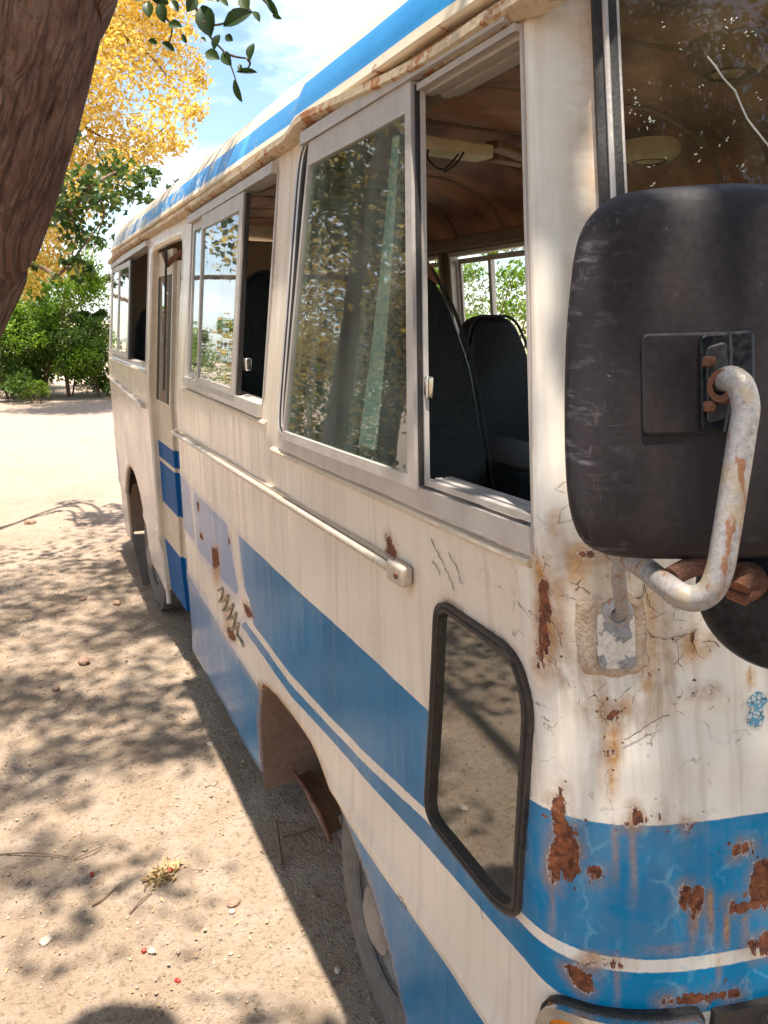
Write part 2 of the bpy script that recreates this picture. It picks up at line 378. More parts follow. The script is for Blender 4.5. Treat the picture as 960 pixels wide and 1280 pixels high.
def wood():
    b=NB('stained_ceiling_board'); o=b.obj(); s=b.noise(b.scale(o,1.2,9,3),1.4,7,.65,.8); n=b.noise(o,2.2,6,.62); w=b.noise(o,5,6,.68,2.2)
    c=b.mix(b.rng(s,.3,.7),(.34,.15,.09),(.52,.26,.15)); c=b.mix(b.math('MULTIPLY',b.rng(n,.47,.6),.8),c,(.13,.06,.04)); c=b.mix(b.math('MULTIPLY',b.rng(w,.60,.66),.5),c,(.42,.27,.17))
    return b.out(b.pbsdf(c,.55,0,b.bump(b.noise(o,3,4),.35,.05),.3))
M_WOOD=wood()
M_TYRE=simple('dusty_tyre',(.085,.076,.07),(.16,.14,.125),18,.85,bumpv=.4,dust=(.30,.25,.20,.4))
M_RIM=simple('dusty_steel_rim',(.34,.31,.28),(.20,.175,.15),12,.6,.2,.3,dust=(.36,.2,.1,.4))
M_DARK=simple('soot_dark_metal',(.035,.028,.024),(.075,.055,.042),9,.8,bumpv=.4)
M_ARCH=simple('dusty_brown_arch',(.16,.095,.065),(.26,.17,.12),6,.85,bumpv=.6,dust=(.34,.25,.18,.4))
M_PUTTY=simple('brown_stained_putty',(.62,.51,.39),(.33,.22,.14),22,.6,bumpv=.9,dust=(.26,.14,.08,.6))
M_FOOT=(lambda b:(lambda o,n,f:b.out(b.pbsdf(b.mix(b.rng(n,.50,.53),b.mix(b.rng(f,.35,.65),(.66,.60,.52),(.52,.44,.36)),b.mix(b.rng(f,.4,.6),(.30,.30,.31),(.20,.18,.17))),.5,b.math('MULTIPLY',b.rng(n,.50,.53),.3),b.bump(n,.8,.004))))(b.obj(),b.noise(b.obj(),26,6,.6),b.noise(b.obj(),120,4)))(NB('chipped_mirror_foot'))
M_CRACK=simple('dark_paint_crack',(.03,.02,.015),(.10,.055,.03),60,.9)
M_FIXT=simple('yellowed_fixture',(.80,.74,.52),(.68,.60,.40),12,.5)
M_BLUEP=simple('dark_blue_paint',(.002,.07,.22),(.002,.095,.28),7,.55,dust=(.10,.17,.26,.12),spec=.12)
M_ORANGE=NB('amber_lens'); M_ORANGE=(lambda b:b.out(b.pbsdf(b.mix(b.rng(b.noise(b.obj(),60,3),.4,.6),(.80,.25,.02),(.62,.15,.01)),.15,0,None,.6)))(M_ORANGE)
def glass(name,tint,dust,dustc,smear,wav=.35,ior=1.5,rgh=.018):
    b=NB(name); o=b.obj(); n=b.noise(o,5,5,.6); f=b.noise(o,70,5,.65); s=b.noise(b.scale(o,5,5,.6),2,5,.6)
    w=b.noise(b.scale(o,1,1,.5),4,2,.5); nrm=b.bump(w,wav*.12,.02)
    bf=b.n('ShaderNodeNewGeometry').outputs['Backfacing']; fr=b.n('ShaderNodeFresnel'); b.set(fr.inputs['IOR'],b.math('ADD',ior,b.math('MULTIPLY',bf,1/ior-ior))); b.set(fr.inputs['Normal'],nrm)
    gl=b.n('ShaderNodeBsdfGlossy',Roughness=rgh); b.set(gl.inputs['Normal'],nrm); gl.inputs['Color'].default_value=(.95,.97,.97,1)
    tr=b.n('ShaderNodeBsdfTransparent'); tr.inputs['Color'].default_value=(*tint,1)
    m1=b.n('ShaderNodeMixShader'); b.set(m1.inputs[0],b.math('MULTIPLY',fr.outputs[0],b.math('SUBTRACT',1.7,b.math('MULTIPLY',bf,1.7)),clamp=True)); b.set(m1.inputs[1],tr.outputs[0]); b.set(m1.inputs[2],gl.outputs[0])
    df=b.n('ShaderNodeBsdfDiffuse'); df.inputs['Color'].default_value=(*dustc,1)
    d=b.math('ADD',b.math('MULTIPLY',b.rng(s,.35,.7),smear),b.math('MULTIPLY',b.rng(n,.35,.7),dust)); d=b.math('ADD',d,b.math('MULTIPLY',b.rng(f,.66,.72),.25*(dust+smear)),clamp=True)
    m2=b.n('ShaderNodeMixShader'); b.set(m2.inputs[0],d); b.set(m2.inputs[1],m1.outputs[0]); b.set(m2.inputs[2],df.outputs[0])
    return b.out(m2.outputs[0])
M_GLASS=glass('dusty_green_glass',(.68,.77,.73),.06,(.36,.42,.39),.16)
M_GLASS_FAR=glass('clear_window_glass',(.95,.98,.96),.01,(.4,.42,.38),.01)
M_GLASS_WS=glass('grimy_windscreen_glass',(.90,.88,.80),.03,(.34,.27,.18),.05,.2)
M_GLASS_Q=glass('dusty_quarter_glass',(.80,.86,.80),.03,(.46,.43,.36),.05,.06,1.8,.004)
M_EDGE=NB('pale_green_glass_edge'); M_EDGE=(lambda b:b.out(b.pbsdf((.86,.92,.89),.35)))(M_EDGE)
M_WHITEMARK=NB('pale_chip'); M_WHITEMARK=(lambda b:b.out(b.pbsdf((.50,.50,.45),.6)))(M_WHITEMARK)
def leafmat(name,c1,c2,c3,trans=.45,rough=.5):
    b=NB(name); t=b.attr('tint'); c=b.mix(b.rng(t,0,.6),c1,c2); c=b.mix(b.rng(t,.6,1),c,c3)
    p=b.pbsdf(c,rough,0,None,.35); tl=b.n('ShaderNodeBsdfTranslucent'); b.set(tl.inputs[0],b.mix(.5,c,b.mix(1.0,c,(1.0,1.0,.35),'MULTIPLY')))
    m=b.n('ShaderNodeMixShader'); m.inputs[0].default_value=trans; b.set(m.inputs[1],p); b.set(m.inputs[2],tl.outputs[0]); return b.out(m.outputs[0])
M_LEAF_DARK=leafmat('dark_green_leaf',(.025,.050,.014),(.040,.075,.020),(.075,.11,.030),.35,.4)
M_LEAF_MID=leafmat('mid_green_leaf',(.045,.085,.018),(.075,.125,.028),(.13,.18,.05),.45,.4)
M_LEAF_YEL=leafmat('backlit_yellow_leaf',(.58,.37,.07),(.74,.53,.11),(.84,.72,.28),.5)  # sun shining through the leaves is painted in as yellow
M_LEAF_LIME=leafmat('bright_green_leaf',(.10,.20,.018),(.20,.33,.026),(.36,.45,.05),.55)
M_LEAF_OLIVE=leafmat('olive_leaf',(.10,.13,.045),(.16,.185,.065),(.26,.26,.11),.48)
M_LEAF_DEEP=leafmat('deep_green_leaf',(.05,.11,.016),(.09,.16,.025),(.15,.23,.04),.45)
M_DRY=leafmat('dry_leaf',(.40,.26,.11),(.52,.36,.17),(.62,.48,.26),.2,.7)
def bark():
    b=NB('furrowed_bark'); o=b.n('ShaderNodeUVMap',{'uv_map':'bark'}).outputs[0]
    w=b.n('ShaderNodeVectorMath',{'operation':'ADD'}); nz=b.n('ShaderNodeTexNoise',Scale=7.0,Detail=5.0); b.set(nz.inputs['Vector'],o); sc=b.n('ShaderNodeVectorMath',{'operation':'SCALE'}); b.set(sc.inputs[0],nz.outputs['Color']); sc.inputs['Scale'].default_value=.055
    b.set(w.inputs[0],o); b.set(w.inputs[1],sc.outputs[0])
    v=b.voro(b.scale(w.outputs[0],17,5.2,1),1,'DISTANCE_TO_EDGE').outputs[0]; v2=b.voro(b.scale(w.outputs[0],52,19,1),1,'DISTANCE_TO_EDGE').outputs[0]; f=b.noise(o,55,6,.7); n=b.noise(o,6,4)
    ridge=b.rng(v,.0,.32); ridge2=b.rng(v2,.0,.3)
    c=b.mix(b.rng(f,.3,.7),(.17,.085,.058),(.30,.165,.112)); c=b.mix(b.math('MULTIPLY',b.rng(n,.42,.58),.65),c,(.34,.20,.135)); c=b.mix(b.math('MULTIPLY',b.rng(b.noise(o,13,5,.7),.52,.62),.6),c,(.095,.045,.03)); c=b.mix(b.rng(ridge,0,.25,.55,0),c,(.055,.026,.018))
    h=b.math('ADD',b.math('MULTIPLY',ridge,.9),b.math('ADD',b.math('MULTIPLY',ridge2,.35),b.math('MULTIPLY',f,.4)))
    return b.out(b.pbsdf(c,.9,0,b.bump(h,.95,.026),.2))
M_BARK=bark()
M_TWIG=simple('twig_brown',(.13,.08,.05),(.22,.14,.09),30,.85)
def soil():
    b=NB('dusty_soil'); o=b.obj(); n=b.noise(o,.9,6,.62); m=b.noise(o,5,6,.62); f=b.noise(o,34,6,.68); g=b.noise(o,190,4,.6)
    pb=b.voro(o,55).outputs['Distance']; ck=b.voro(b.scale(o,1,1,1),6.5,'DISTANCE_TO_EDGE').outputs[0]
    c=b.mix(b.rng(m,.32,.68),(.48,.345,.24),(.62,.48,.36)); c=b.mix(b.math('MULTIPLY',b.rng(n,.45,.65),.45),c,(.38,.255,.16))
    c=b.mix(b.math('MULTIPLY',b.rng(f,.54,.68),.75),c,(.22,.145,.095)); c=b.mix(b.math('MULTIPLY',b.rng(g,.6,.75),.4),c,(.68,.56,.42)); c=b.mix(b.math('MULTIPLY',b.rng(pb,.0,.16,1,0),b.rng(f,.5,.6)),c,(.50,.42,.34))
    far=b.rng(b.n('ShaderNodeSeparateXYZ',i0=o).outputs[1],5,10); c=b.mix(b.math('MULTIPLY',far,.7),c,(.525,.395,.31))
    h=b.math('ADD',b.math('MULTIPLY',f,.7),b.math('ADD',b.math('MULTIPLY',g,.22),b.math('MULTIPLY',b.rng(pb,0,.3,1,0),.22))); h=b.math('ADD',h,b.math('MULTIPLY',b.rng(ck,0,.015,-.12,0),b.rng(n,.5,.62)))
    return b.out(b.pbsdf(c,.95,0,b.bump(h,1.0,.06),.15))
M_SOIL=soil()
M_STONE=simple('pale_stone',(.42,.35,.28),(.56,.48,.40),20,.85,bumpv=.4)
M_STONE_BROWN=simple('brown_stone',(.26,.15,.10),(.36,.23,.16),20,.85,bumpv=.4)
M_BERRY=simple('red_berry',(.42,.03,.02),(.28,.03,.02),40,.35)
# ================================================================ ground
def build_ground():
    def axis(lo,hi,d0,d1,step,far):
        a=list(np.arange(d0,d1+1e-6,step)); s=step
        x=d1
        while x<hi: s*=1.22; x+=s; a.append(min(x,hi))
        s=step; x=d0; pre=[]
        while x>lo: s*=1.22; x-=s; pre.append(max(x,lo))
        return np.array(pre[::-1]+a)
    xs=axis(-900,900,-1.6,1.6,.022,0); ys=axis(-900,1400,.8,6.5,.028,0)
    X,Y=np.meshgrid(xs,ys); Z=np.zeros_like(X)
    for j in range(X.shape[0]):
        for i in range(X.shape[1]):
            x,y=X[j,i],Y[j,i]
            if abs(x)<14 and -6<y<24:
                Z[j,i]=mnoise.noise((x*.9,y*.9,.3))*.018+mnoise.noise((x*4,y*4,7))*.006
                if -1.7<x<1.7 and .7<y<6.6: Z[j,i]+=mnoise.noise((x*11,y*11,3))*.006+max(0,mnoise.noise((x*23,y*23,9))-.10)*.012-max(0,mnoise.noise((x*2.6,y*4.2,5))-.18)*.03
    V=np.stack([X.ravel(),Y.ravel(),Z.ravel()],1); w=len(xs); F=[]
    idx=np.arange(len(xs)*len(ys)).reshape(len(ys),w)
    F=np.stack([idx[:-1,:-1],idx[:-1,1:],idx[1:,1:],idx[1:,:-1]],-1).reshape(-1,4)
    o=mesh_obj('ground',V,F,M_SOIL); tag(o,'dusty beige dirt yard under the bus, dappled with tree shade','ground',kind='structure'); return o
build_ground()

# ================================================================ the bus
bus=empty('bus',(BX,3.5,0)); tag(bus,'old cream and blue minibus with peeling rusty paint parked on dry dirt','bus')
BUSINV=Matrix.Translation((-BX,-3.5,0))
def P(o):                       # parts are modelled in world space: parent without moving
    return o
def adopt():                    # give every direct/indirect child its world placement
    for o in list(bus.children): o.matrix_parent_inverse=BUSINV
# ---- openings in the shell, (u,z)
W1=rounded(ats((374,163),(351,548),(676,664),(668,3)),[.10,.07,.02,.02])
W1=rounded(np.array([(2.085,2.30),(2.10,1.515),(.775,1.535),(.766,2.30)]),[.12,.08,.02,.02])
W2=rounded(np.array([(3.41,2.245),(3.385,1.585),(2.25,1.575),(2.235,2.262)]),.04)
W3=rounded(np.array([(6.12,2.215),(6.12,1.585),(4.50,1.585),(4.52,2.245)]),.05)
DOOR=rounded(np.array([(4.44,2.20),(4.44,.16),(3.72,.16),(3.64,.62),(3.60,2.20)]),[.09,0,0,0,.09])
QW=rounded(np.array([(1.112,1.345),(.865,1.338),(.842,1.26),(.905,.885),(.965,.862),(1.215,.872)]),[.045,.06,.05,.03,.04,.05])
WS=np.array([(.684,2.40),(.684,1.585)])
def arch_poly():
    pts=[(2.50,.10),(2.49,.42),(2.43,.56),(2.33,.635),(2.2,.66),(2.05,.665),(1.9,.655),(1.76,.61),(1.63,.545),(1.50,.47),(1.40,.36),(1.33,.24),(1.28,.10)]
    return np.array(pts)
def arch_rear():
    c=5.45; r=.50
    return np.array([(c+r*1.02,.10)]+[(c+r*math.cos(a),.36+r*1.0*math.sin(a)) for a in np.linspace(-.05,math.pi+.05,15)]+[(c-r*1.02,.10)])
ARCH=arch_poly(); ARCH2=arch_rear()
REARW=np.array([(UMAX-.58,2.08),(UMAX-.58,1.60),(UMAX-.05,1.60),(UMAX-.05,2.08)])
NOTCH=np.array([(4.445,.1),(4.445,.285),(4.62,.305),(4.90,.335),(4.96,.335),(4.96,.1)])
# ---- paint fields
ZT,ZB=2.47,.20
pg=lambda *p: ats(*p)
TOP=1.105
blueA=np.array([(-2,TOP),(1.0,TOP),(1.8,1.098)]+[tuple(at(*p)) for p in ((297,668),(301,700),(306,735),(312,750))]+[(2.45,.812),(2.01,.800),(1.75,.812),(1.538,.834),(1.232,.879),(.905,.896),(-2,.896)])
blueB=np.array([(-2,.873),(.905,.875),(1.236,.853),(1.54,.803),(1.75,.782),(2.014,.766),(2.56,.785)]+[(2.62,.745),(2.019,.726),(1.542,.762),(1.239,.795),(.891,.814),(.80,.80),(-2,.80)])
fadeP=ats((241,612),(283,655),(298,738),(296,744),(247,686)); fadeQ=ats((223,590),(236,606),(244,680),(227,655))
skirtP=np.array([(3.76,.648),(2.60,.592),(2.3,.585),(1.55,.563),(1.276,.568),(.98,.566),(.93,.40),(.93,.0),(3.76,.0)])
rearP=np.array([(6.15,.86),(6.6,.94),(6.6,.62),(6.15,.60)])
rearQ=np.array([(6.2,1.00),(6.6,1.06),(6.6,1.0),(6.2,.95)])
c6=lambda *q:[ (480+x/2,900+y/2) for x,y in q]
c5=lambda *q:[ (480+x/2,600+y/2) for x,y in q]
RUST_PX=[c6((440,170),(418,215),(420,240),(428,300),(410,345),(415,400),(425,420),(440,385),(470,400),(488,380),(488,330),(475,275),(452,250),(445,205)),
 c6((515,378),(530,370),(545,380),(540,394),(520,396)), c6((615,255),(630,225),(655,240),(655,250),(635,265)), c6((600,262),(612,256),(612,266)), c6((685,240),(697,240),(692,254)),c6((755,262),(775,262),(765,275)),
 c6((865,330),(890,310),(920,312),(925,335),(895,332),(875,338)), c6((740,435),(760,420),(800,425),(800,450),(788,485),(775,500),(770,470),(752,475),(742,455)),
 c6((920,400),(935,355),(960,345),(990,350),(990,470),(930,465),(900,488),(862,480),(865,460),(915,455)), c6((910,565),(960,530),(985,530),(985,590),(930,590)),
 c6((450,620),(480,610),(520,640),(525,670),(505,685),(475,660)), c6((560,606),(590,610),(590,622),(566,620)), c6((500,605),(530,606),(526,613)),
 c6((690,702),(780,688),(890,676),(895,690),(800,706),(695,714)), c5((555,600),(570,575),(590,575),(582,610)),
 [(481,672),(486,670),(494,684),(497,704),(489,700),(481,690)], c5((387,250),(415,250),(402,470),(385,465)), c5((505,178),(524,172),(512,200)), c5((530,578),(548,572),(540,588)), c5((552,680),(578,678),(576,688),(555,690)),
 c5((770,533),(830,530),(820,537)), [(283,785),(290,783),(297,800),(290,802)],[(265,684),(273,686),(276,706),(268,712)],[(303,752),(311,758),(318,772),(309,770)],[(284,668),(288,672),(289,683),(285,680)],[(245,627),(251,630),(251,640),(246,638)],[(249,664),(254,668),(255,676),(250,672)],
 [(188,517),(196,514),(200,520),(193,524)],[(322,857),(331,855),(336,862),(328,866)],c5((440,480),(432,478),(438,490)),c5((655,470),(668,475),(660,500)), c5((755,395),(770,388),(768,402)),c5((800,405),(815,402),(812,410))]
STAIN=[ # px: x, y0, y1, half-width px, strength
 (767,905,1005,9,1.0),(752,880,1000,5,.5),(810,838,870,6,.9),(782,870,905,8,.6),(770,1020,1110,5,.5),(792,1020,1130,4,.45),(865,790,830,14,.8),(880,795,825,8,.8),(939,834,860,7,1.0),(888,1115,1190,4,.8),(868,1115,1190,3,.8),(908,1145,1190,3,.9),(932,1145,1180,3,.9),
 (690,1100,1180,4,.45),(740,1190,1215,16,.6),(780,1198,1212,20,.5),(700,720,800,16,.5),(676,700,860,9,.9),(720,680,740,18,.55),(745,740,860,14,.45),(812,740,850,12,.4),(690,640,690,8,.7),(700,1245,1262,12,.8),(840,1180,1196,40,.35),(488,672,720,5,.7),(271,684,735,5,1.0),(283,740,800,6,.7),(512,720,745,5,.7),(770,1195,1260,5,.5),(900,1190,1240,4,.5),(560,755,800,4,.3)]
def paint(o,uz,front):
    n=len(uz); A={}
    blue=np.full(n,-1.0)
    for poly in (blueA,blueB,skirtP,rearP,rearQ,fadeP,fadeQ): 
        lo,hi=poly.min(0)-.2,poly.max(0)+.2; k=np.where((uz>lo).all(1)&(uz<hi).all(1))[0]
        if len(k): blue[k]=np.maximum(blue[k],sdf(uz[k],poly))
    A['blue']=blue
    fade=np.zeros(n)
    for poly in (fadeP,fadeQ): fade=np.maximum(fade,np.clip(sdf(uz,poly)/.01+.9,0,1))
    u,z=uz[:,0],uz[:,1]
    fade=np.maximum(fade,np.clip((u-2.25)/.5,0,1)*(np.abs(z-.95)<.4)*(blue>-.03)*.75)
    fade=np.maximum(fade,np.clip((u-4.3)/.4,0,1)*np.clip((1.38-z)/.08,0,1)*.55)
    fade=np.maximum(fade,.45*np.clip((u-2.5)/.5,0,1)*(z<.6))
    A['fade']=fade
    rust=np.full(n,-1.0)
    for px in RUST_PX:
        poly=ats(*px); lo,hi=poly.min(0)-.05,poly.max(0)+.05; k=np.where((uz>lo).all(1)&(uz<hi).all(1))[0]
        if len(k): rust[k]=np.maximum(rust[k],sdf(uz[k],poly)+.002)
    rust=np.maximum(rust,np.where((u<1.2),-.012-np.abs(z-2.315)*.5,-1)); A['rust']=rust
    st=np.zeros(n)
    for (x,y0,y1,w,s) in STAIN:
        a,b_=np.array(at(x,y0)),np.array(at(x,y1)); c_=np.array(at(x+w,y0)); hw=max(abs(c_[0]-a[0]),.006)
        du=np.abs(u-np.interp(z,[b_[1],a[1]],[b_[0],a[0]]))/hw; dz=(a[1]-z)/(a[1]-b_[1]+1e-6)
        f=np.clip(1.25-du,0,1)*np.clip((dz+.08)/.12,0,1)*np.clip((1.15-dz)/.5,0,1); st=np.maximum(st,f*s)
    st=np.maximum(st,.5*np.clip(1-np.abs(u-.70)/.03,0,1)*(z>1.6)); st=np.maximum(st,.35*np.clip(1-np.abs(z-2.30)/.05,0,1))
    for q,rr in ((ARCH,.03),(ARCH2,.02)): st=np.maximum(st,.5*np.clip(1-seg_dist(uz,q)/rr,0,1))
    A['stain']=st
    cen=np.array(at(770,780)); d=np.hypot((u-cen[0])/.26,(z-cen[1]+.02)/.24); A['crackle']=np.clip(1.5-1.1*d,0,1)+.0
    A['vein']=np.clip((.86-u)/.06,0,1)*(z<TOP)*(z>.78)*np.clip((u-.3)/.1,0,1)
    A['front']=front
    c1=np.array(at(768,800)); e1=np.hypot((u-c1[0])/.075,(z-c1[1])/.12); dirt=np.clip(1.25-np.abs(e1-.95)*2.2,0,1)*.95+np.clip(1.6-e1*.8,0,1)*.25
    c1=np.array(at(712,725)); dirt=np.maximum(dirt,np.clip(1.3-np.hypot((u-c1[0])/.05,(z-c1[1])/.08),0,1)*.7); dirt=np.maximum(dirt,np.clip(1-np.abs(u-.715)/.02,0,1)*np.clip((z-1.5)/.1,0,1)*.8); dirt=np.maximum(dirt,.22*(u<.9)*(z>.9))
    dirt=np.maximum(dirt,.6*np.clip(1-seg_dist(uz,QW)/.03,0,1)); dirt=np.maximum(dirt,.55*np.clip(1-np.abs(z-2.28)/.05,0,1))
    A['dirt']=dirt
    for k,v in A.items():
        a=o.data.attributes.new(k,'FLOAT','POINT'); a.data.foreach_set('value',v.astype(np.float32))
    uv=o.data.uv_layers.new(name='uz'); li=np.empty(len(o.data.loops),np.int32); o.data.loops.foreach_get('vertex_index',li)
    uv.data.foreach_set('uv',uz[li].astype(np.float32).ravel())
def dents(uz,P3):
    """raised mirror foot panel, dents and waviness as real relief along the outward normal"""
    u,z=uz[:,0],uz[:,1]; e=.004
    d=np.zeros(len(uz))
    c=np.array(at(768,800)); du=(u-c[0])/.055; dz=(z-c[1])/.085
    c=np.array(at(765,800)); du=(u-c[0])/.028; dz=(z-c[1])/.05; d+=-.003*np.clip(1.9-1.25*np.maximum(np.abs(du),np.abs(dz)),0,1)
    for (x,y,ru,rz,h) in ((860,870,.10,.018,.004),(850,905,.12,.02,-.003),(880,955,.2,.03,.004),(700,760,.03,.12,.004)):
        c=np.array(at(x,y)); d+=h*np.exp(-((u-c[0])/ru)**2-((z-c[1])/rz)**2)
    w=np.array([mnoise.noise((a*3.1,b*2.2,1.7))*.005+mnoise.noise((a*9,b*4,5.1))*.0012 for a,b in uz])
    return d+w
def build_body():
    Lh=UMAX-UMIN
    pts=[]
    def grid(u0,u1,du,z0,z1,dz,sgn):
        us=np.arange(u0,u1-1e-9,du); zs=np.arange(z0,z1-1e-9,dz); a,b_=np.meshgrid(us,zs); g=(a-UMIN)*sgn
        return np.stack([g.ravel(),b_.ravel()],1)
    pts.append(grid(.42,1.02,.0085,ZB+.03,ZT,.0095,1)); pts.append(grid(UMIN+.02,.42,.03,ZB+.03,ZT,.03,1)); pts.append(grid(1.02,2.7,.019,ZB+.03,ZT,.018,1)); pts.append(grid(2.7,UMAX,.045,ZB+.03,ZT,.035,1))
    pts.append(grid(UMIN+.03,UMAX,.08,ZB+.02,ZT,.06,-1))
    G=np.concatenate(pts)
    off=lambda poly,s: np.stack([(poly[:,0]-UMIN)*s,poly[:,1]],1)
    ws=rounded(np.array([(-(.684-UMIN),2.40),(.684-UMIN,2.40),(.684-UMIN,1.585),(-(.684-UMIN),1.585)]),.09,6)
    rear=rounded(np.array([(4.6,0),(5.1,0),(5.1,1),(4.6,1)]),.01)
    holes=[off(W1,1),off(W2,1),off(W3,1),off(DOOR,1),off(QW,1),ws,off(W1,-1),off(W2,-1),off(np.array([(4.52,2.245),(6.12,2.215),(6.12,1.585),(4.50,1.585)]),-1),off(np.array([(2.25+1.27,2.24),(2.25+1.27,2.24)]),-1)][:9]
    mid=np.array([(4.40,2.245),(4.40,1.585),(3.53,1.58),(3.53,2.25)]); holes.append(off(mid,-1))
    for sg in (1,-1): holes.append(off(REARW,sg))
    arches=[off(ARCH,1),off(NOTCH,1),off(ARCH2,1),off(ARCH,-1),off(ARCH2,-1)]
    border=np.array([(-Lh,ZB),(Lh,ZB),(Lh,ZT),(-Lh,ZT)])
    border=resample(border,.035)
    V=[];E=[]
    polys=[border]
    for h in holes: polys.append(resample(h,.02 if h[:,0].mean()>0 and abs(h[:,0].mean())<3.2 else .05))
    for h in arches: polys.append(resample(h,.03))
    keep=np.ones(len(G),bool)
    for q in polys:
        lo,hi=q.min(0)-.03,q.max(0)+.03; k=np.where((G>lo).all(1)&(G<hi).all(1))[0]
        if len(k): keep[k[seg_dist(G[k],q)<.005]]=False
    for h in holes: keep[inside(G,h)]=False
    for h in arches: keep[inside(G,h)]=False
    keep&=(G[:,1]>ZB+.004)&(G[:,1]<ZT-.004)&(np.abs(G[:,0])<Lh-.004)
    G=G[keep]
    for q in polys:
        b=len(V); V+=[tuple(p) for p in q]; E+=[(b+i,b+(i+1)%len(q)) for i in range(len(q))]
    V+=[tuple(p) for p in G]
    vo,eo,fo,*_=delaunay_2d_cdt([Vector(p) for p in V],E,[],0,1e-6)
    vo=np.array([(p[0],p[1]) for p in vo]); fo=np.array([f for f in fo if len(f)==3])
    c=vo[fo].mean(1); ok=(c[:,1]>ZB)&(c[:,1]<ZT)
    for h in polys[1:]: ok&=~inside(c,h)
    fo=fo[ok]; used=np.unique(fo); mp_=-np.ones(len(vo),int); mp_[used]=np.arange(len(used)); vo=vo[used]; fo=mp_[fo]
    uz=np.stack([np.abs(vo[:,0])+UMIN,vo[:,1]],1); P3=surf(uz[:,0],uz[:,1])
    d=dents(uz,P3); P3=surf(uz[:,0],uz[:,1],d)
    far=vo[:,0]<0; P3[far,0]=2*BX-P3[far,0]
    # outward orientation
    t=P3[fo]; nrm=np.cross(t[:,1]-t[:,0],t[:,2]-t[:,0]); cc=t.mean(1)-np.array([BX,3.5,1.3]); cc[:,1]*=.3
    sg=np.sum(nrm*cc,1)<0; fo[sg]=fo[sg][:,::-1]
    o=mesh_obj('body',P3,fo,[M_BODY,M_LINING],bus)
    front=np.clip((.86-uz[:,0])/.05,0,1)
    paint(o,uz,front)
    s=o.modifiers.new('thickness','SOLIDIFY'); s.thickness=.028; s.offset=-1; s.material_offset=1; s.use_even_offset=False
    return o
body=build_body()
# ---- roof
RSEC=[(.724,2.325),(.732,2.345),(.742,2.375),(.765,2.425),(.82,2.497),(.92,2.562),(1.15,2.628),(1.42,2.655),(1.66,2.66)]
RS=_spline(RSEC,6)
def roof():
    ys=np.concatenate([np.arange(.98,2.6,.03),np.arange(2.6,6.5,.08),[6.46,6.5,6.54]])
    prof=np.concatenate([RS,np.stack([2*BX-RS[::-1][1:,0],RS[::-1][1:,1]],1)])
    V=[];vv=np.linspace(-1,1,len(prof))
    for y in ys:
        k=np.clip((1.30-y)/.32,0,1); kr=np.clip((y-6.1)/.44,0,1); s=1-.10*kr**2
        cap=.012*np.clip((2.12-y)/.05,0,1)                      # the front roof cap overlaps the rest
        for j,(x,z) in enumerate(prof):
            zz=2.325+(z-2.325)*(1-.40*k*k)*(1-.5*kr**2)+cap*min(1,(z-2.325)/.05)
            V.append((BX+(x-BX)*s*(1+cap*.8*(1 if abs(x-BX)>.6 else .5)),y+ (0 if y>1.2 else .0),zz+mnoise.noise((x*3,y*2.3,.4))*.004))
    n=len(prof); F=[(i*n+j,i*n+j+1,(i+1)*n+j+1,(i+1)*n+j) for i in range(len(ys)-1) for j in range(n-1)]
    o=mesh_obj('roof',V,F,M_ROOF,bus)
    a=o.data.attributes.new('girth','FLOAT','POINT'); g=np.array([[min(j,n-1-j)/(len(RS)-1) for j in range(n)] for _ in ys]).ravel(); a.data.foreach_set('value',g.astype(np.float32))
    s=o.modifiers.new('thickness','SOLIDIFY'); s.thickness=.02; s.offset=-1
    return o
def roof_mat():
    b=NB('roof_paint'); o=b.obj(); g=b.attr('girth'); y=b.n('ShaderNodeSeparateXYZ',i0=o).outputs[1]
    n=b.noise(o,4,6,.65); f=b.noise(o,40,6,.7); m=b.noise(o,14,6,.68)
    cream=b.mix(b.rng(n,.3,.7),(.70,.60,.45),(.62,.50,.35)); blue=b.mix(b.rng(n,.3,.7),(.012,.20,.50),(.02,.26,.56))
    band=b.math('MULTIPLY',b.rng(g,.125,.128),b.rng(g,.36,.363,1,0))
    wear=b.rng(b.math('ADD',b.math('MULTIPLY',b.math('SUBTRACT',y,2.1),.06),m),.62,.70)          # the band is worn away towards the back
    grey=b.mix(b.rng(f,.4,.6),(.46,.46,.45),(.58,.53,.46))
    c=b.mix(band,cream,b.mix(wear,blue,grey)); c=b.mix(b.math('MULTIPLY',b.rng(m,.62,.66),b.rng(g,.0,.25,1,.15)),c,(.28,.12,.05))
    return b.out(b.pbsdf(c,.4,0,b.bump(m,.15,.01),.4))
M_ROOF=roof_mat(); roof_o=roof()
# drip rail
gp=[(1010,-230),(860,-125),(660,2),(600,40),(530,83),(470,112),(420,133),(392,146),(378,156),(368,170),(357,180),(346,187),(310,214),(240,260),(200,285),(170,303),(150,316),(138,329)]
gpt=[]
for x,y in gp:
    w=.735
    p=on_x(x,y,.728); gpt.append(p)
gpt=_spline(gpt,5); gpt=np.array([p for p in gpt if p[1]>.96])
mb=MB(); prev=None
sec=[(-.022,-.004),(-.020,.012),(-.004,.013),(.012,.028),(.03,.020),(.03,-.012),(.0,-.016)]
V=[];F=[]
for i,p in enumerate(gpt):
    for (dx,dz) in sec: V.append((p[0]+dx+mnoise.noise((p[1]*7,dz*9,.2))*.002,p[1],p[2]+dz+mnoise.noise((p[1]*11,2,.2))*.0015))
k=len(sec)
for i in range(len(gpt)-1):
    for j in range(k): F.append((i*k+j,i*k+(j+1)%k,(i+1)*k+(j+1)%k,(i+1)*k+j))
drip=mesh_obj('gutter',V,F,M_GUTTER,bus); auto_smooth(drip,50)
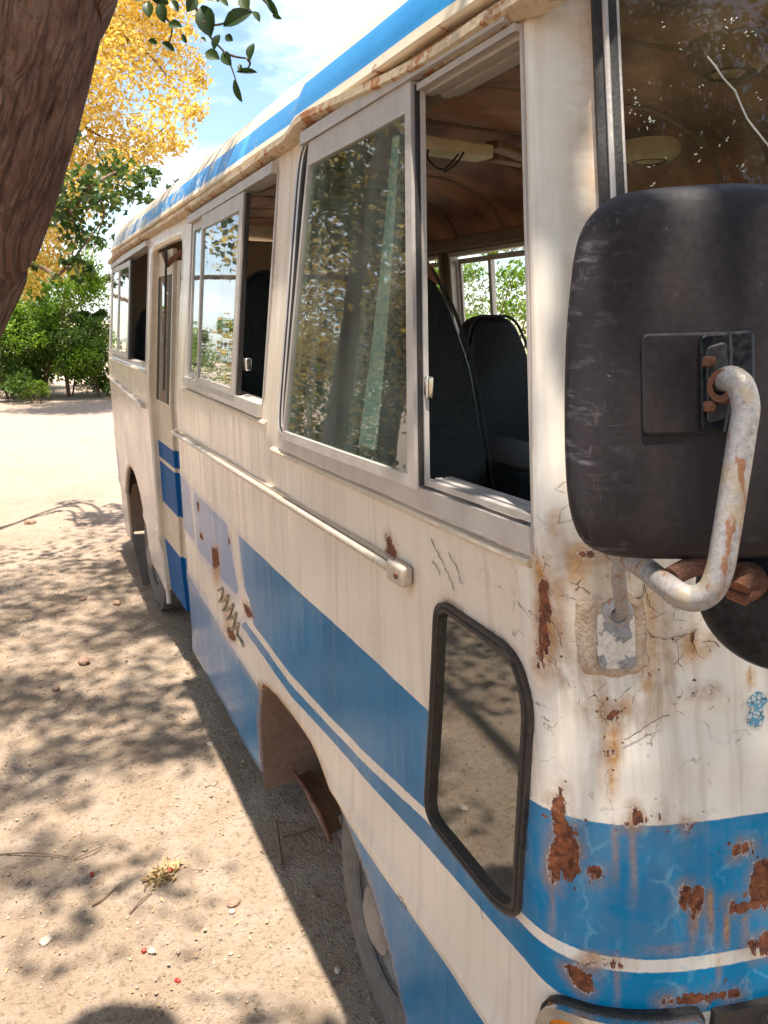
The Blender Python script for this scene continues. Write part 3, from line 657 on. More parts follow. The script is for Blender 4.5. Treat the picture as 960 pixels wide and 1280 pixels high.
fg=[(2*BX-v[0],v[1],v[2]) for v in V]; drip2=mesh_obj('gutter',fg,[f[::-1] for f in F],M_GUTTER,bus); auto_smooth(drip2,50)
gs=np.linspace(-(.80-UMIN),(.80-UMIN),70); A_=surf(np.abs(gs)+UMIN,np.full(70,2.455),.012); A_[gs<0,0]=2*BX-A_[gs<0,0]
rz=lambda x: 2.337+(np.interp(BX-abs(x-BX),RS[:,0],RS[:,1])-2.325)*.60
B_=np.array([(p[0],1.0,max(rz(p[0])-.004,2.36)) for p in A_]); Mi=A_*.5+B_*.5+np.array([0,-.02,.02])
V=np.concatenate([A_,Mi,B_]); F=[(r*70+i,r*70+i+1,(r+1)*70+i+1,(r+1)*70+i) for r in (0,1) for i in range(69)]
vis=mesh_obj('roof_visor',V,F,M_CREAM,bus); s=vis.modifiers.new('thickness','SOLIDIFY'); s.thickness=.012
# ---- sliding side windows
def opening_frame(poly,width,far=False,out=.010,m=None,name='side_window'):
    outer=resample(poly,.05); inner=inset(outer,width); return ring(name,outer,inner,out,-.05,m or M_ALU,bus,far)
def quad(a): return np.array(a)
def sash(parent,q,wl,wr,wt,wb,o0,o1,far=False,glass_m=None,mat=None):
    """sliding pane: q = corners TL,BL,BR,TR in (u,z); stiles and rails of the given widths"""
    TL,BL,BR,TR=map(np.array,q); uL=lambda t:TL+(BL-TL)*t; uR=lambda t:TR+(BR-TR)*t
    H=abs(TL[1]-BL[1]); Wd=abs(TL[0]-TR[0]); tl,tr=wl/Wd,wr/Wd; tt,tb=wt/H,1-wb/H
    pt=lambda s,t:(uL(t)*(1-s)+uR(t)*s)
    inner=np.array([pt(tl,tt),pt(tl,tb),pt(1-tr,tb),pt(1-tr,tt)]); outer=np.array([TL,BL,BR,TR])
    O=[];I=[]
    for i in range(4):
        for k in range(8): O.append(outer[i]+(outer[(i+1)%4]-outer[i])*k/8); I.append(inner[i]+(inner[(i+1)%4]-inner[i])*k/8)
    f=ring('sash',np.array(O),np.array(I),o0,o1,mat or M_ALU,parent,far)
    slab('pane',inset(inner,-.004) ,(o0+o1)/2+.002,(o0+o1)/2-.002,glass_m or M_GLASS,parent,far)
    return f
w1=opening_frame(W1,.009,out=.001); w1['label']='large front side window, slid half open'
# black rubber and silver channel at the rear edge of the front window
for off,m,nm in ((.010,M_ALU,'channel'),(.026,M_RUBBER,'weatherstrip'),(.042,M_ALU,'channel'),(.056,M_RUBBER,'weatherstrip')):
    a=[(2.085-off,2.20),(2.09-off,1.9),(2.10-off,1.53)]
    strip(nm,_spline(np.array([(1.99-off*.3,2.285),(2.04-off,2.268),(2.072-off,2.20),(2.082-off,1.9),(2.092-off,1.60),(2.07-off,1.545),(2.02-off,1.52)]),5),.0085,.002,m,w1)
slab('top_rail',[(2.0,2.298),(2.0,2.268),(.78,2.272),(.772,2.30)],.026,-.02,M_ALU,w1)
slab('sill_rail',[(2.05,1.527),(2.04,1.492),(.785,1.508),(.778,1.545)],.010,-.05,M_ALU,w1)
sash(w1,[(1.945,2.266),(2.005,1.525),(1.141,1.538),(1.158,2.27)],.014,.030,.055,.022,.020,.002,glass_m=M_GLASS)
slab('glass_edge',[(1.415,2.20),(1.362,2.20),(1.44,1.57),(1.55,1.57)],-.012,-.018,M_EDGE,w1)
slab('channel',[(1.153,2.262),(1.137,1.545),(1.131,1.545),(1.147,2.262)],.014,.002,M_RUBBER,w1)
slab('channel',[(1.145,2.262),(1.130,1.545),(1.126,1.545),(1.141,2.262)],.006,-.004,M_ALU,w1)
MB().box(smap(np.array([(1.122,1.72)]),.0)[0],(.014,.012,.04),bev=.003).build('latch',M_CHROME,w1)
for k in range(5): slab('track',[(1.15,2.262-.004*(k%2)),(1.15,2.250-.005*(k%2)),(.77,2.257-.005*(k%2)),(.77,2.269-.004*(k%2))],.012-.018*k,-.006-.018*k,M_ALU,w1)
for k in range(3): slab('track',[(1.135,1.556),(1.135,1.546),(.78,1.552),(.78,1.562)],.004-.022*k,-.010-.022*k,M_ALU,w1)
w2=opening_frame(W2,.012,out=.003); w2['label']='middle side window, slid part open'
sash(w2,[(3.375,2.225),(3.355,1.605),(3.10,1.603),(3.13,2.227)],.02,.025,.03,.02,.002,-.012)
sash(w2,[(3.14,2.228),(3.115,1.600),(2.535,1.596),(2.545,2.235)],.022,.045,.05,.022,.018,.002)
slab('channel',[(2.543,2.23),(2.533,1.60),(2.518,1.60),(2.528,2.23)],.012,-.002,M_RUBBER,w2)
slab('top_rail',[(3.40,2.256),(3.40,2.226),(2.245,2.242),(2.24,2.272)],.022,-.03,M_ALU,w2)
slab('sill_rail',[(3.39,1.606),(3.39,1.568),(2.255,1.556),(2.255,1.594)],.016,-.05,M_ALU,w2)
MB().box(smap(np.array([(2.49,1.70)]),-.01)[0],(.02,.035,.04),bev=.004).build('latch',M_CHROME,w2)
w3=opening_frame(W3,.014,out=.003); w3['label']='rear side window, slid part open'
for a,b_ in ((6.09,5.68),(5.68,5.16)): sash(w3,[(a,2.195),(a,1.605),(b_,1.605),(b_,2.2)],.03,.03,.03,.03,.014,0)
slab('channel',[(5.155,2.2),(5.155,1.6),(5.12,1.6),(5.12,2.2)],.012,-.002,M_RUBBER,w3)
slab('top_rail',[(6.12,2.226),(6.12,2.198),(4.51,2.228),(4.51,2.256)],.022,-.03,M_ALU,w3)
# far-side windows (seen through the bus)
for nm,poly,sp in (('front',[(2.085,2.30),(2.10,1.515),(.812,1.535),(.79,2.30)],1.42),('mid',[(3.41,2.245),(3.385,1.585),(2.25,1.575),(2.235,2.262)],2.75),('door side',[(4.40,2.245),(4.40,1.585),(3.53,1.58),(3.53,2.25)],3.98),('rear',[(6.12,2.215),(6.12,1.585),(4.50,1.585),(4.52,2.245)],5.2)):
    w=opening_frame(np.array(poly),.022,far=True,out=.008); q=np.array(poly); u0,u1=q[:,0].max()-.03,q[:,0].min()+.03; z0,z1=q[:,1].min()+.03,q[:,1].max()-.04
    sash(w,[(u0,z1),(u0,z0),(sp,z0),(sp,z1)],.03,.03,.03,.03,.014,0,True,M_GLASS_FAR); sash(w,[(sp+.02,z1),(sp+.02,z0),(u1,z0),(u1,z1)],.03,.03,.03,.03,-.006,-.02,True,M_GLASS_FAR)
for far in (False,True):
    w=opening_frame(REARW,.025,far=far,out=.010,m=M_RUBBER,name='rear_window'); slab('pane',inset(REARW,.02),-.002,-.007,M_GLASS_FAR,w,far)
# quarter glass with its rubber seal
qo=resample(QW,.012); qi=inset(qo,.012)
qw=ring('quarter_window',inset(qo,-.005),qi,.009,-.02,M_BROWNRUB,bus); qw['label']='small fixed window low behind the front corner'
strip('seal_bead',np.concatenate([inset(qo,.004),inset(qo,.004)[:1]]),.003,.009,M_RUBBER,qw)
slab('pane',inset(qo,.009),-.002,-.006,M_GLASS_Q,qw,step=.05)
# windscreen
gw=np.array([(-(.684-UMIN),2.40),(.684-UMIN,2.40),(.684-UMIN,1.585),(-(.684-UMIN),1.585)])
gwo=resample(rounded(gw,.09,6),.03)
def gmap(g,out):
    p=surf(np.abs(g[:,0])+UMIN,g[:,1],out); f=g[:,0]<0; p[f,0]=2*BX-p[f,0]; return p
def gring(name,o,i,o0,o1,m,parent):
    n=len(o); V=np.concatenate([gmap(o,o0),gmap(i,o0),gmap(o,o1),gmap(i,o1)]); F=[]
    for a in range(n):
        b_=(a+1)%n; F+=[(a,b_,n+b_,n+a),(2*n+b_,2*n+a,3*n+a,3*n+b_),(a,2*n+a,2*n+b_,b_),(n+b_,3*n+b_,3*n+a,n+a)]
    ob=mesh_obj(name,V,F,m,parent); auto_smooth(ob,60); return ob
ws=gring('windscreen',inset(gwo,-.014),inset(gwo,.022),.012,-.02,M_RUBBER,bus)
b1=MB(); b1.tube(gmap(inset(gwo,.004),.015),.0045,8,closed=True); b1.build('trim_bead',M_ALU,ws)
b1=MB(); b1.tube(gmap(inset(gwo,.024),.006),.004,8,closed=True); b1.build('trim_bead',M_ALU,ws)
def ws_glass():
    us=np.linspace(gwo[:,0].min()+.015,gwo[:,0].max()-.015,50); zs=np.linspace(1.60,2.385,14); V=[];F=[]
    G_=np.array([(u,z) for z in zs for u in us]); 
    A_=gmap(G_,-.004); B_=gmap(G_,-.009); n=len(us); N=len(G_)
    for j in range(len(zs)-1):
        for i in range(n-1): a=j*n+i; F+=[(a,a+1,a+n+1,a+n),(N+a,N+a+n,N+a+n+1,N+a+1)]
    return mesh_obj('pane',np.concatenate([A_,B_]),F,M_GLASS_WS,ws)
ws_glass()
def on_ws(x,y,out=.0):
    u,z=at(x,y); return surf(u,z,out)
ck=[(885,70),(895,82),(905,97),(920,113),(927,130),(935,148),(944,160),(962,182),(990,215)]
mb=MB(); mb.tube([on_ws(*p,-.002) for p in ck],[.0012,.0016,.0013,.0017,.0013,.0014,.0016,.0013,.001],6); mb.build('crack',M_WHITEMARK,ws)
mb=MB(); rr=random.Random(5)
for (x,y,n,s) in ((795,122,7,6),(808,148,4,4),(792,140,4,4),(814,152,5,6),(915,25,6,7),(905,60,2,4),(870,195,4,5),(830,30,2,3),(853,55,2,3),(910,180,3,5),(940,45,4,5),(925,215,4,5),(880,110,2,3),(950,120,3,4),(840,105,1,3),(820,228,3,4),(815,205,2,3)):
    for _ in range(n):
        a=rr.uniform(0,6.28); px,py=x+rr.gauss(0,s),y+rr.gauss(0,s); L_=rr.uniform(.8,3.6)
        q=[(px+L_*math.cos(a),py+L_*math.sin(a)),(px+.7*math.cos(a+1.7),py+.8*math.sin(a+1.7)),(px-L_*.6*math.cos(a),py-L_*.6*math.sin(a)),(px-.7*math.cos(a+1.4),py-.6*math.sin(a+1.4))]
        mb.add([on_ws(*t,-.0032) for t in q]+[on_ws(*t,-.0044) for t in q],[(0,1,2,3),(4,7,6,5),(0,4,5,1),(1,5,6,2),(2,6,7,3),(3,7,4,0)])
mb.build('paint_fleck',M_WHITEMARK,ws,smooth=False)['kind']='stuff'
# ---- belt mouldings, rub rails
for a,b_,z0,z1 in ((2.14,.80,1.474,1.490),(3.46,2.20,1.548,1.540),(6.2,4.47,1.560,1.556)):
    strip('belt_moulding',[(a,z0),(b_,z1)],.0085,.003,M_CREAM,bus)
def rail(a,b_,za,zb):
    P_=np.stack([np.linspace(a,b_,40),np.linspace(za,zb,40)],1); mb=MB(); q=smap(P_,.018); mb.tube(q,.0095,12); r=mb.build('rub_rail',M_RAIL,bus)
    slab('rail_base',[(a,za+.014),(a,za-.016),(b_,zb-.016),(b_,zb+.014)],.010,-.002,M_CREAM,r)
    return r
M_RAIL=simple('worn_cream_rail',(.66,.58,.48),(.50,.42,.34),22,.3,.35,dust=(.34,.20,.12,.45))
r1=rail(3.655,1.25,1.330,1.357)
mb=MB(); e=smap(np.array([(1.245,1.357)]),.016)[0]; mb.box(e,(.026,.07,.042),bev=.008); cap=mb.build('end_cap',M_RAIL,r1); mb=MB(); mb.box(e+np.array([-.014,-.012,0]),(.006,.012,.012),bev=.003); mb.build('screw',M_RUST,r1)
rail(6.25,4.58,1.425,1.362)
# ---- folding door
dr=MB(); 
def leaf(u0,u1,o0,o1,parent):
    """one tall door leaf from (u0, offset o0) to (u1, offset o1), split into blue and cream bands"""
    bands=[(.31,.62,M_BLUEP),(.62,.84,M_CREAM),(.84,1.075,M_BLUEP),(1.075,1.098,M_CREAM),(1.098,1.19,M_BLUEP),(1.19,1.42,M_CREAM)]
    pr=None
    def pan(z0,z1,s0,s1,m,nm,th=.022):
        V=[];F=[]
        for t in (0,th):
            for (s,z) in ((s0,z0),(s1,z0),(s1,z1),(s0,z1)):
                u=u0+(u1-u0)*s; o=o0+(o1-o0)*s; V.append(smap(np.array([(u,z)]),o-t)[0])
        F=[(0,1,2,3),(7,6,5,4),(0,4,5,1),(1,5,6,2),(2,6,7,3),(3,7,4,0)]
        ob=mesh_obj(nm,V,F,m,pr,False); auto_smooth(ob,30); return ob
    # the leaf itself: frame stiles + head
    pr=parent
    lf=pan(1.19,1.42,0,1,M_CREAM,'door_leaf'); pr=lf
    for a,b_,m in bands[:-1]: pan(a,b_,0,1,m,'door_panel')
    pan(1.42,2.12,0,.08,M_CREAM,'stile'); pan(1.42,2.12,.92,1,M_CREAM,'stile'); pan(2.06,2.18,.08,.92,M_CREAM,'stile'); pan(1.42,2.07,.07,.24,M_RUBBER,'weatherstrip',.03); pan(1.42,2.07,.74,.93,M_RUBBER,'weatherstrip',.03); pan(1.42,2.06,.24,.74,M_GLASS,'pane',.005)
    return lf
door=slab('door',[(4.43,2.19),(4.43,.30),(4.40,.30),(4.40,2.19)],-.004,-.05,M_CREAM,bus); door['label']='folding passenger door, half open'
leaf(4.40,3.98,-.030,-.035,door); leaf(3.96,3.74,-.05,-.24,door)
mb=MB(); mb.tube([smap(np.array([(4.18,2.17)]),-.02)[0],smap(np.array([(4.0,2.10)]),-.01)[0],smap(np.array([(3.97,2.13)]),-.03)[0],smap(np.array([(3.85,2.16)]),-.06)[0]],.012,8); mb.build('hinge_arm',M_RUST,door)
mb=MB(); mb.tube([smap(np.array([(3.99,2.18)]),.0)[0],smap(np.array([(3.985,1.5)]),-.01)[0]],.006,8); mb.build('hinge_rod',M_DARK,door)
step=MB(); step.box((.98,4.06,.36),(.50,.72,.04),bev=.006); step.box((1.2,4.06,.55),(.04,.72,.38)); step.build('door_step',M_DARK,door)
# ---- mechanicals below
mb=MB(); mb.box((BX,3.7,.86),(1.86,5.5,.05)); floor=mb.build('floor_pan',M_DARK,bus,False)
mb=MB(); 
for x in (1.2,2.12): mb.box((x,3.5,.55),(.09,5.6,.16))
for y in (1.3,2.3,3.3,4.3,5.3,6.1): mb.box((BX,y,.56),(1.0,.07,.1))
mb.tube([(.85,1.56,.36),(2.47,1.56,.36)],.05); mb.tube([(.85,4.97,.36),(2.47,4.97,.36)],.065); mb.lathe([(0,-.16),(.12,-.12),(.16,0),(.12,.12),(0,.16)],Matrix.Translation((BX,4.97,.36))@Matrix.Rotation(math.pi/2,4,'X'),16)
chassis=mb.build('chassis',M_DARK,bus)
def wheel_arch(c,r,far=False):
    V=[];F=[]; n=18; X0,X1=.690,1.02
    for i in range(n+1):
        a=-.25+(math.pi+.5)*i/n
        for x in (X0,X1): V.append((2*BX-x if far else x,c+r*math.cos(a),.33+ (r*.80)*math.sin(a) if math.sin(a)>0 else .33+.5*r*math.sin(a)))
    for i in range(n): F.append((2*i,2*i+1,2*i+3,2*i+2))
    b=len(V); V.append((2*BX-X1 if far else X1,c,.33)); 
    for i in range(n): F.append((2*i+1,b,2*i+3))
    o=mesh_obj('wheel_arch',V,F,M_ARCH,bus); auto_smooth(o,50); return o
def arch_front(far):
    # follows the cut-out of the body
    A=ARCH; V=[];F=[]; n=len(A)
    for (u,z) in A:
        p=smap(np.array([(u,max(z,.12))]),-.01,far)[0]; V+= [p,(p[0]+(-.36 if far else .36),p[1],p[2]+.02)]
    for i in range(n-1): F.append((2*i,2*i+1,2*i+3,2*i+2))
    b=len(V); V.append((2*BX-1.06 if far else 1.06,1.85,.2))
    for i in range(n-1): F.append((2*i+1,b,2*i+3))
    o=mesh_obj('wheel_arch',V,F,M_ARCH,bus); s=o.modifiers.new('thickness','SOLIDIFY'); s.thickness=.004; auto_smooth(o,50); return o
for far in (False,True): arch_front(far); wheel_arch(5.45,.5,far)
q=[on_x(352,968,.80),on_x(362,972,.80),on_x(398,962,.99),on_x(440,925,1.08)]
fl=MB(); a=[on_x(372,972,.80),on_x(408,1046,.78),on_x(440,1030,1.0),on_x(420,950,1.05)]; nn=Vector(a[1]-a[0]).cross(Vector(a[3]-a[0])).normalized()*.012
fl.add([*a,*[np.array(Vector(v)+nn) for v in a]],[(0,1,2,3),(7,6,5,4),(0,4,5,1),(1,5,6,2),(2,6,7,3),(3,7,4,0)])
fo_=fl.build('mud_flap',M_ARCH,bus); fo_['label']='bent brown mud flap hanging in the front wheel arch'
mb=MB(); mb.tube([on_x(368,965,.795),on_x(385,990,.79),on_x(402,1020,.785),on_x(414,1052,.78)],.008,8); mb.build('mud_flap_edge',M_RUST,fo_)
rf=MB(); a=[on_y(164,668,5.46),on_y(186,668,5.46),on_y(206,768,5.40),on_y(186,760,5.40)]; rf.add([*a,*[v+np.array([0,.012,0]) for v in a]],[(0,1,2,3),(7,6,5,4),(0,4,5,1),(1,5,6,2),(2,6,7,3),(3,7,4,0)]); rfo=rf.build('mud_flap',M_TYRE,bus); rfo['label']='grey rubber mud flap behind the rear wheel'
def make_wheel():
    """axis along X, outer face towards -X, at origin"""
    R=.352; w=.10
    mb=MB(); prof=[(.19,-w*.82),(.205,-w*1.0),(.25,-w*1.12),(.30,-w*1.10),(.328,-w*.98),(.345,-w*.78),(R,-w*.55),(R,w*.55),(.345,w*.78),(.32,w*1.0),(.25,w*1.12),(.19,w*.85)]
    Mx=Matrix.Rotation(math.pi/2,4,'Y'); mb.lathe(prof,Mx,64); V0=len(mb.V)
    # shoulder lugs and tread blocks
    for k in range(40):
        a=2*math.pi*k/40
        for s in (-1,1):
            rot=Matrix.Rotation(a,3,'X'); c=rot@Vector((s*w*.70,0,R-.006)); mb.box(c,(.062,.026,.024),rot@Matrix.Rotation(.25*s,3,'Z'),bev=.003)
        if k%2==0: mb.box(Matrix.Rotation(a,3,'X')@Vector((0,0,R-.001)),(.05,.05,.012),Matrix.Rotation(a,3,'X'),bev=.003)
    t=mb.build('tyre',M_TYRE,None,sharp=35)
    rm=MB(); rm.lathe([(.193,-w*.95),(.198,-w*.90),(.19,-w*.80),(.178,-w*.55),(.165,-w*.40),(.150,-w*.62),(.11,-w*.90),(.085,-w*.92),(.08,-w*1.25),(.06,-w*1.35),(.0,-w*1.38)],Mx,48); rm.lathe([(.193,w*.9),(.16,w*.6),(.1,w*.5),(0,w*.5)],Mx,32)
    for k in range(6):
        a=2*math.pi*k/6+.3; rot=Matrix.Rotation(a,3,'X'); c=rot@Vector((-w*.93,0,.105)); rm.lathe([(0,-.018),(.011,-.018),(.013,.01)],Matrix.Translation(c)@Matrix.Rotation(math.pi/2,4,'Y')@Matrix.Scale(-1,4,(0,0,1)),6)
    rim=rm.build('rim',M_RIM,t,sharp=35)
    hl=MB()
    for k in range(6):
        a=2*math.pi*(k+.5)/6+.3; rot=Matrix.Rotation(a,3,'X'); c=rot@Vector((-w*.70,0,.142)); hl.lathe([(0,0),(.021,0),(.021,.012)],Matrix.Translation(c)@Matrix.Rotation(-math.pi/2,4,'Y')@Matrix.Scale(1.0,4),14)
    nb=len(rim.data.polygons)
    bm=bmesh.new(); bm.from_mesh(rim.data); hm=bpy.data.meshes.new('tmp'); hm.from_pydata(hl.V,[],hl.F); bm.from_mesh(hm); bm.faces.ensure_lookup_table()
    for f in bm.faces[nb:]: f.material_index=1
    bm.to_mesh(rim.data); bm.free(); bpy.data.meshes.remove(hm); rim.data.materials.append(M_RUBBER)
    return t
wh=make_wheel(); wh.name='wheel'
def copy_tree(o,parent=None):
    c=o.copy(); COL.objects.link(c); c.parent=parent
    for ch in list(o.children): copy_tree(ch,c)
    return c
# a wheel is one part whose mesh is the tyre; its rim is the sub-part
SPOTS=[(.815,1.50,math.radians(-3),0),(2*BX-.815,1.50,math.radians(-3),1),(.80,4.98,0,0),(2*BX-.80,4.98,0,1)]
for i,(x,y,st,fl_) in enumerate(SPOTS):
    o=wh if i==0 else copy_tree(wh)
    o.parent=bus; o.location=(x,y,.345); o.rotation_euler=(random.random()*3,0,st+(math.pi if fl_ else 0))
WHEELS=[c for c in bus.children if c.name.startswith('wheel') and not c.name.startswith('wheel_arch')]
# ---- corner lamp and bumper
def front_band(name,u0,u1,z0,z1,out,back,m,parent,rr=.02):
    q=rounded(np.array([(u0,z1),(u0,z0),(u1,z0),(u1,z1)]),rr); return slab(name,q,out,back,m,parent,step=.03)
q=rounded(np.array([(.842,.803),(.86,.60),(.60,.60),(.606,.812)]),[.05,.03,.03,.02]); qo_=resample(q,.02)
bez=ring('indicator_lamp',qo_,inset(qo_,.017),.026,-.01,M_CHROME,bus)
def curved_panel(name,u0,u1,z0,z1,out,back,m,parent,nu=24,nz=6):
    us=np.linspace(u0,u1,nu); zs=np.linspace(z0,z1,nz); g=np.array([(u,z) for z in zs for u in us]); A_=smap(g,out); B_=smap(g,back); N=len(g); F=[]
    for j in range(nz-1):
        for i in range(nu-1): a=j*nu+i; F+=[(a,a+1,a+nu+1,a+nu),(N+a,N+a+nu,N+a+nu+1,N+a+1)]
    e=[i for i in range(nu)]+[j*nu+nu-1 for j in range(1,nz)]+[(nz-1)*nu+i for i in range(nu-2,-1,-1)]+[j*nu for j in range(nz-2,0,-1)]
    F+=[(e[k],e[(k+1)%len(e)],N+e[(k+1)%len(e)],N+e[k]) for k in range(len(e))]
    o=mesh_obj(name,np.concatenate([A_,B_]),F,m,parent); auto_smooth(o,40); return o
curved_panel('lens',.834,.620,.615,.789,.014,.002,M_ORANGE,bez)
MB().box(surf(.622,.783,.028),(.009,.009,.009),bev=.003).build('screw',M_RUST,bez)
ring('lamp_gap_shade',inset(qo_,-.005),inset(qo_,.003),.010,-.02,M_RUBBER,bez)  # raised dark ring: shade of the gap round the lamp put in as colour
curved_panel('grille_panel',.585,-.36,.60,.806,.010,-.02,M_DARK,bus,40,5)
cm2=MB(); P_=np.stack([np.linspace(.50,-.2,30),np.full(30,.772)],1); V_=smap(P_,.02); cm2.tube(V_,.018,10); cm2.build('grille_trim',M_CHROME,bus)
def bumper():
    g=np.linspace(-(1.5-UMIN),(1.5-UMIN),90); V=[];F=[]
    sec=[(.0,.36),(.05,.36),(.062,.40),(.062,.52),(.05,.56),(.0,.56)]
    for a in g:
        k=abs(a)
        for (o_,z) in sec: V.append(gmap(np.array([(a,z)]),o_*min(1,max(.15,(1.5-UMIN-k)/.25)))[0])
    n=len(sec)
    for i in range(len(g)-1):
        for j in range(n-1): F.append((i*n+j,i*n+j+1,(i+1)*n+j+1,(i+1)*n+j))
    return 0
# ---- mirror foot patch, mirror arm, mirrors
def spl(pts,n=8): return _spline(np.array(pts),n)
DM=.80
mo=[(716,330),(709,400),(706,470),(706,560),(711,630),(725,672),(750,690),(785,697),(860,699),(940,697),(1000,690),(1022,670),(1034,600),(1036,470),(1030,330),(1018,258),(990,236),(930,229),(860,232),(800,238),(764,248),(738,270),(723,298)]
mo=np.array(mo,float); mo=np.concatenate([_spline(np.concatenate([mo,mo[:1]]),4)[:-1]])
cen=np.array([868,466.])
tilt=lambda x,y:DM+ (x-868)/960*DM*.10      # the mirror head is turned slightly
def mirror_head():
    rings=[(1.0,.030),(1.0,.012),(.992,.003),(.975,-.003),(.93,-.008),(.80,-.012),(.62,-.015),(.40,-.017),(.2,-.018)]
    V=[];F=[];E_=[]; n=len(mo)
    for (s,dd) in rings:
        for k,p in enumerate(mo):
            q=cen+(p-cen)*s if s<.9 else p+(cen-p)/np.linalg.norm(cen-p)*(1-s)*300
            V.append(on_d(q[0],q[1],tilt(q[0],q[1])+dd)); E_.append(np.clip(1-(q[0]-706)/95,0,1)*.95+ (.25 if s>.9 else 0))
    for i in range(len(rings)-1):
        for k in range(n): F.append((i*n+k,i*n+(k+1)%n,(i+1)*n+(k+1)%n,(i+1)*n+k))
    V.append(on_d(cen[0],cen[1],tilt(*cen)-.018)); E_.append(0); b=len(V)-1
    for k in range(n): F.append(((len(rings)-1)*n+k,(len(rings)-1)*n+(k+1)%n,b))
    F.append(tuple(range(n)))
    o=mesh_obj('side_mirror',V,F,M_PLASTIC,bus); a=o.data.attributes.new('edge','FLOAT','POINT'); a.data.foreach_set('value',np.array(E_,np.float32)); auto_smooth(o,50)
    o['label']='big rectangular door mirror seen from its scuffed black back'; return o
mir=mirror_head()
def px_plate(name,px,d0,d1,m,parent,r=6,bev=.0015):
    q=rounded(np.array(px,float),r,5); n=len(q); V=[on_d(x,y,tilt(x,y)+d0) for x,y in q]+[on_d(x,y,tilt(x,y)+d1) for x,y in q]
    o=mesh_obj(name,V,[tuple(range(n)),tuple(range(2*n-1,n-1,-1))]+[(i,n+i,n+(i+1)%n,(i+1)%n) for i in range(n)],m,parent,True); auto_smooth(o,40); bevel(o,bev,2); return o
px_plate('raised_panel',[(801,417),(942,414),(942,540),(803,545)],-.0215,-.008,M_PLASTIC,mir,10,.003)
px_plate('pivot_bracket',[(874,418),(943,412),(944,512),(934,538),(876,540)],-.030,-.012,M_BLACKDISC,mir,10,.003)
px_plate('pivot_bracket',[(882,434),(908,426),(914,520),(884,530)],-.0325,-.02,M_RUBBER,mir,8,.002)
for (x,y) in ((886,452),(887,508)):
    mb=MB(); c=on_d(x,y,tilt(x,y)-.0335); mb.box(c,(.011,.011,.011),bev=.004); mb.build('bolt',M_RUST,mir)
mb=MB(); mb.tube([on_d(912,415,DM-.034),on_d(914,440,DM-.036),on_d(912,470,DM-.036),on_d(909,520,DM-.036),on_d(905,540,DM-.035)],.0016,6); mb.build('pivot_gap',M_RUBBER,mir)
pts=[(905,476,.772),(914,474,.752),(926,484,.742),(932,510,.738),(928,540,.737),(917,610,.737),(906,680,.737),(899,715,.738),(888,738,.742),(870,748,.750),(850,744,.762),(828,728,.80),(800,706,.86),(770,690,.92),(748,668,.97)]
tp=spl([on_d(x,y,d) for x,y,d in pts],8); 
mb=MB(); mb.tube(tp,.0130,20); arm=mb.build('mirror_arm',M_TUBE,bus)
mb=MB(); mb.lathe([(.009,-.012),(.016,-.012),(.018,-.004),(.018,.006),(.012,.012),(0,.013)],Matrix.Translation(on_d(911,482,.758))@Matrix.Rotation(math.radians(90),4,'Y'),16); mb.build('pivot_ball',M_RUST,arm)
foot=surf(*at(770,764),.012)
mb=MB(); mb.tube(spl([on_d(778,640,.94),on_d(776,690,.955),on_d(773,720,.975),foot+np.array([-.004,-.012,.012]),foot],6),.0095,14); mb.build('mirror_post',M_TUBE,arm)
mb=MB(); nv=Vector(surf(*at(769,757),.02)-surf(*at(769,757),0)).normalized(); Q=nv.to_track_quat('Z','Y').to_matrix().to_4x4(); mb.lathe([(.024,0),(.024,.004),(.018,.009),(.012,.011)],Matrix.Translation(foot-np.array(nv)*.006)@Q,20); mb.build('foot_flange',M_TUBE,arm)
q=rounded(ats((744,762),(746,834),(793,832),(791,760)),.012,4); qq=resample(q,.006)
po=ats((716,742),(712,790),(722,838),(765,846),(800,840),(810,800),(806,748),(770,738)); po=_spline(np.concatenate([po,po[:1]]),6)[:-1]; po=po+np.array([[mnoise.noise((p[0]*60,p[1]*60,1)),mnoise.noise((p[0]*60,p[1]*60,4))] for p in po])*.006
def ringfit(a,b_):
    ca=b_.mean(0); an=np.arctan2(a[:,1]-ca[1],a[:,0]-ca[0]); res=[]
    for p in b_:
        t=math.atan2(p[1]-ca[1],p[0]-ca[0]); d=np.abs((an-t+math.pi)%(2*math.pi)-math.pi); res.append(a[np.argmin(d)])
    return np.array(res)
pof=ringfit(resample(po,.002),qq)
mid=qq+(pof-qq)*.45
ft=slab('mirror_foot',q,.011,.0,M_FOOT,bus,step=.006); bevel(ft,.003,3)
pu=ring('putty_ridge',mid,inset(qq,.0),.007,-.004,M_PUTTY,ft,inner_out=.006); pu2=ring('putty_ridge',pof,mid,-.0005,-.006,M_PUTTY,ft,inner_out=.007)
def cracks(name,lines,r,m):
    mb=MB(); rr=random.Random(3)
    for l in lines:
        P_=resample(np.array(l,float),4.0,False); P_[1:-1]+=np.array([[rr.gauss(0,.9),rr.gauss(0,.9)] for _ in P_[1:-1]]) if len(P_)>2 else 0
        W=[surf(*at(x,y),.0025) for x,y in P_]; mb.tube(W,[.6*r*(.35 if i in (0,len(W)-1) else rr.uniform(.5,1.1)) for i in range(len(W))],4)
    o=mb.build(name,m,bus); o['kind']='stuff'; return o
cc_=lambda *q:[(650+x*.323,625+y*.323) for x,y in q]
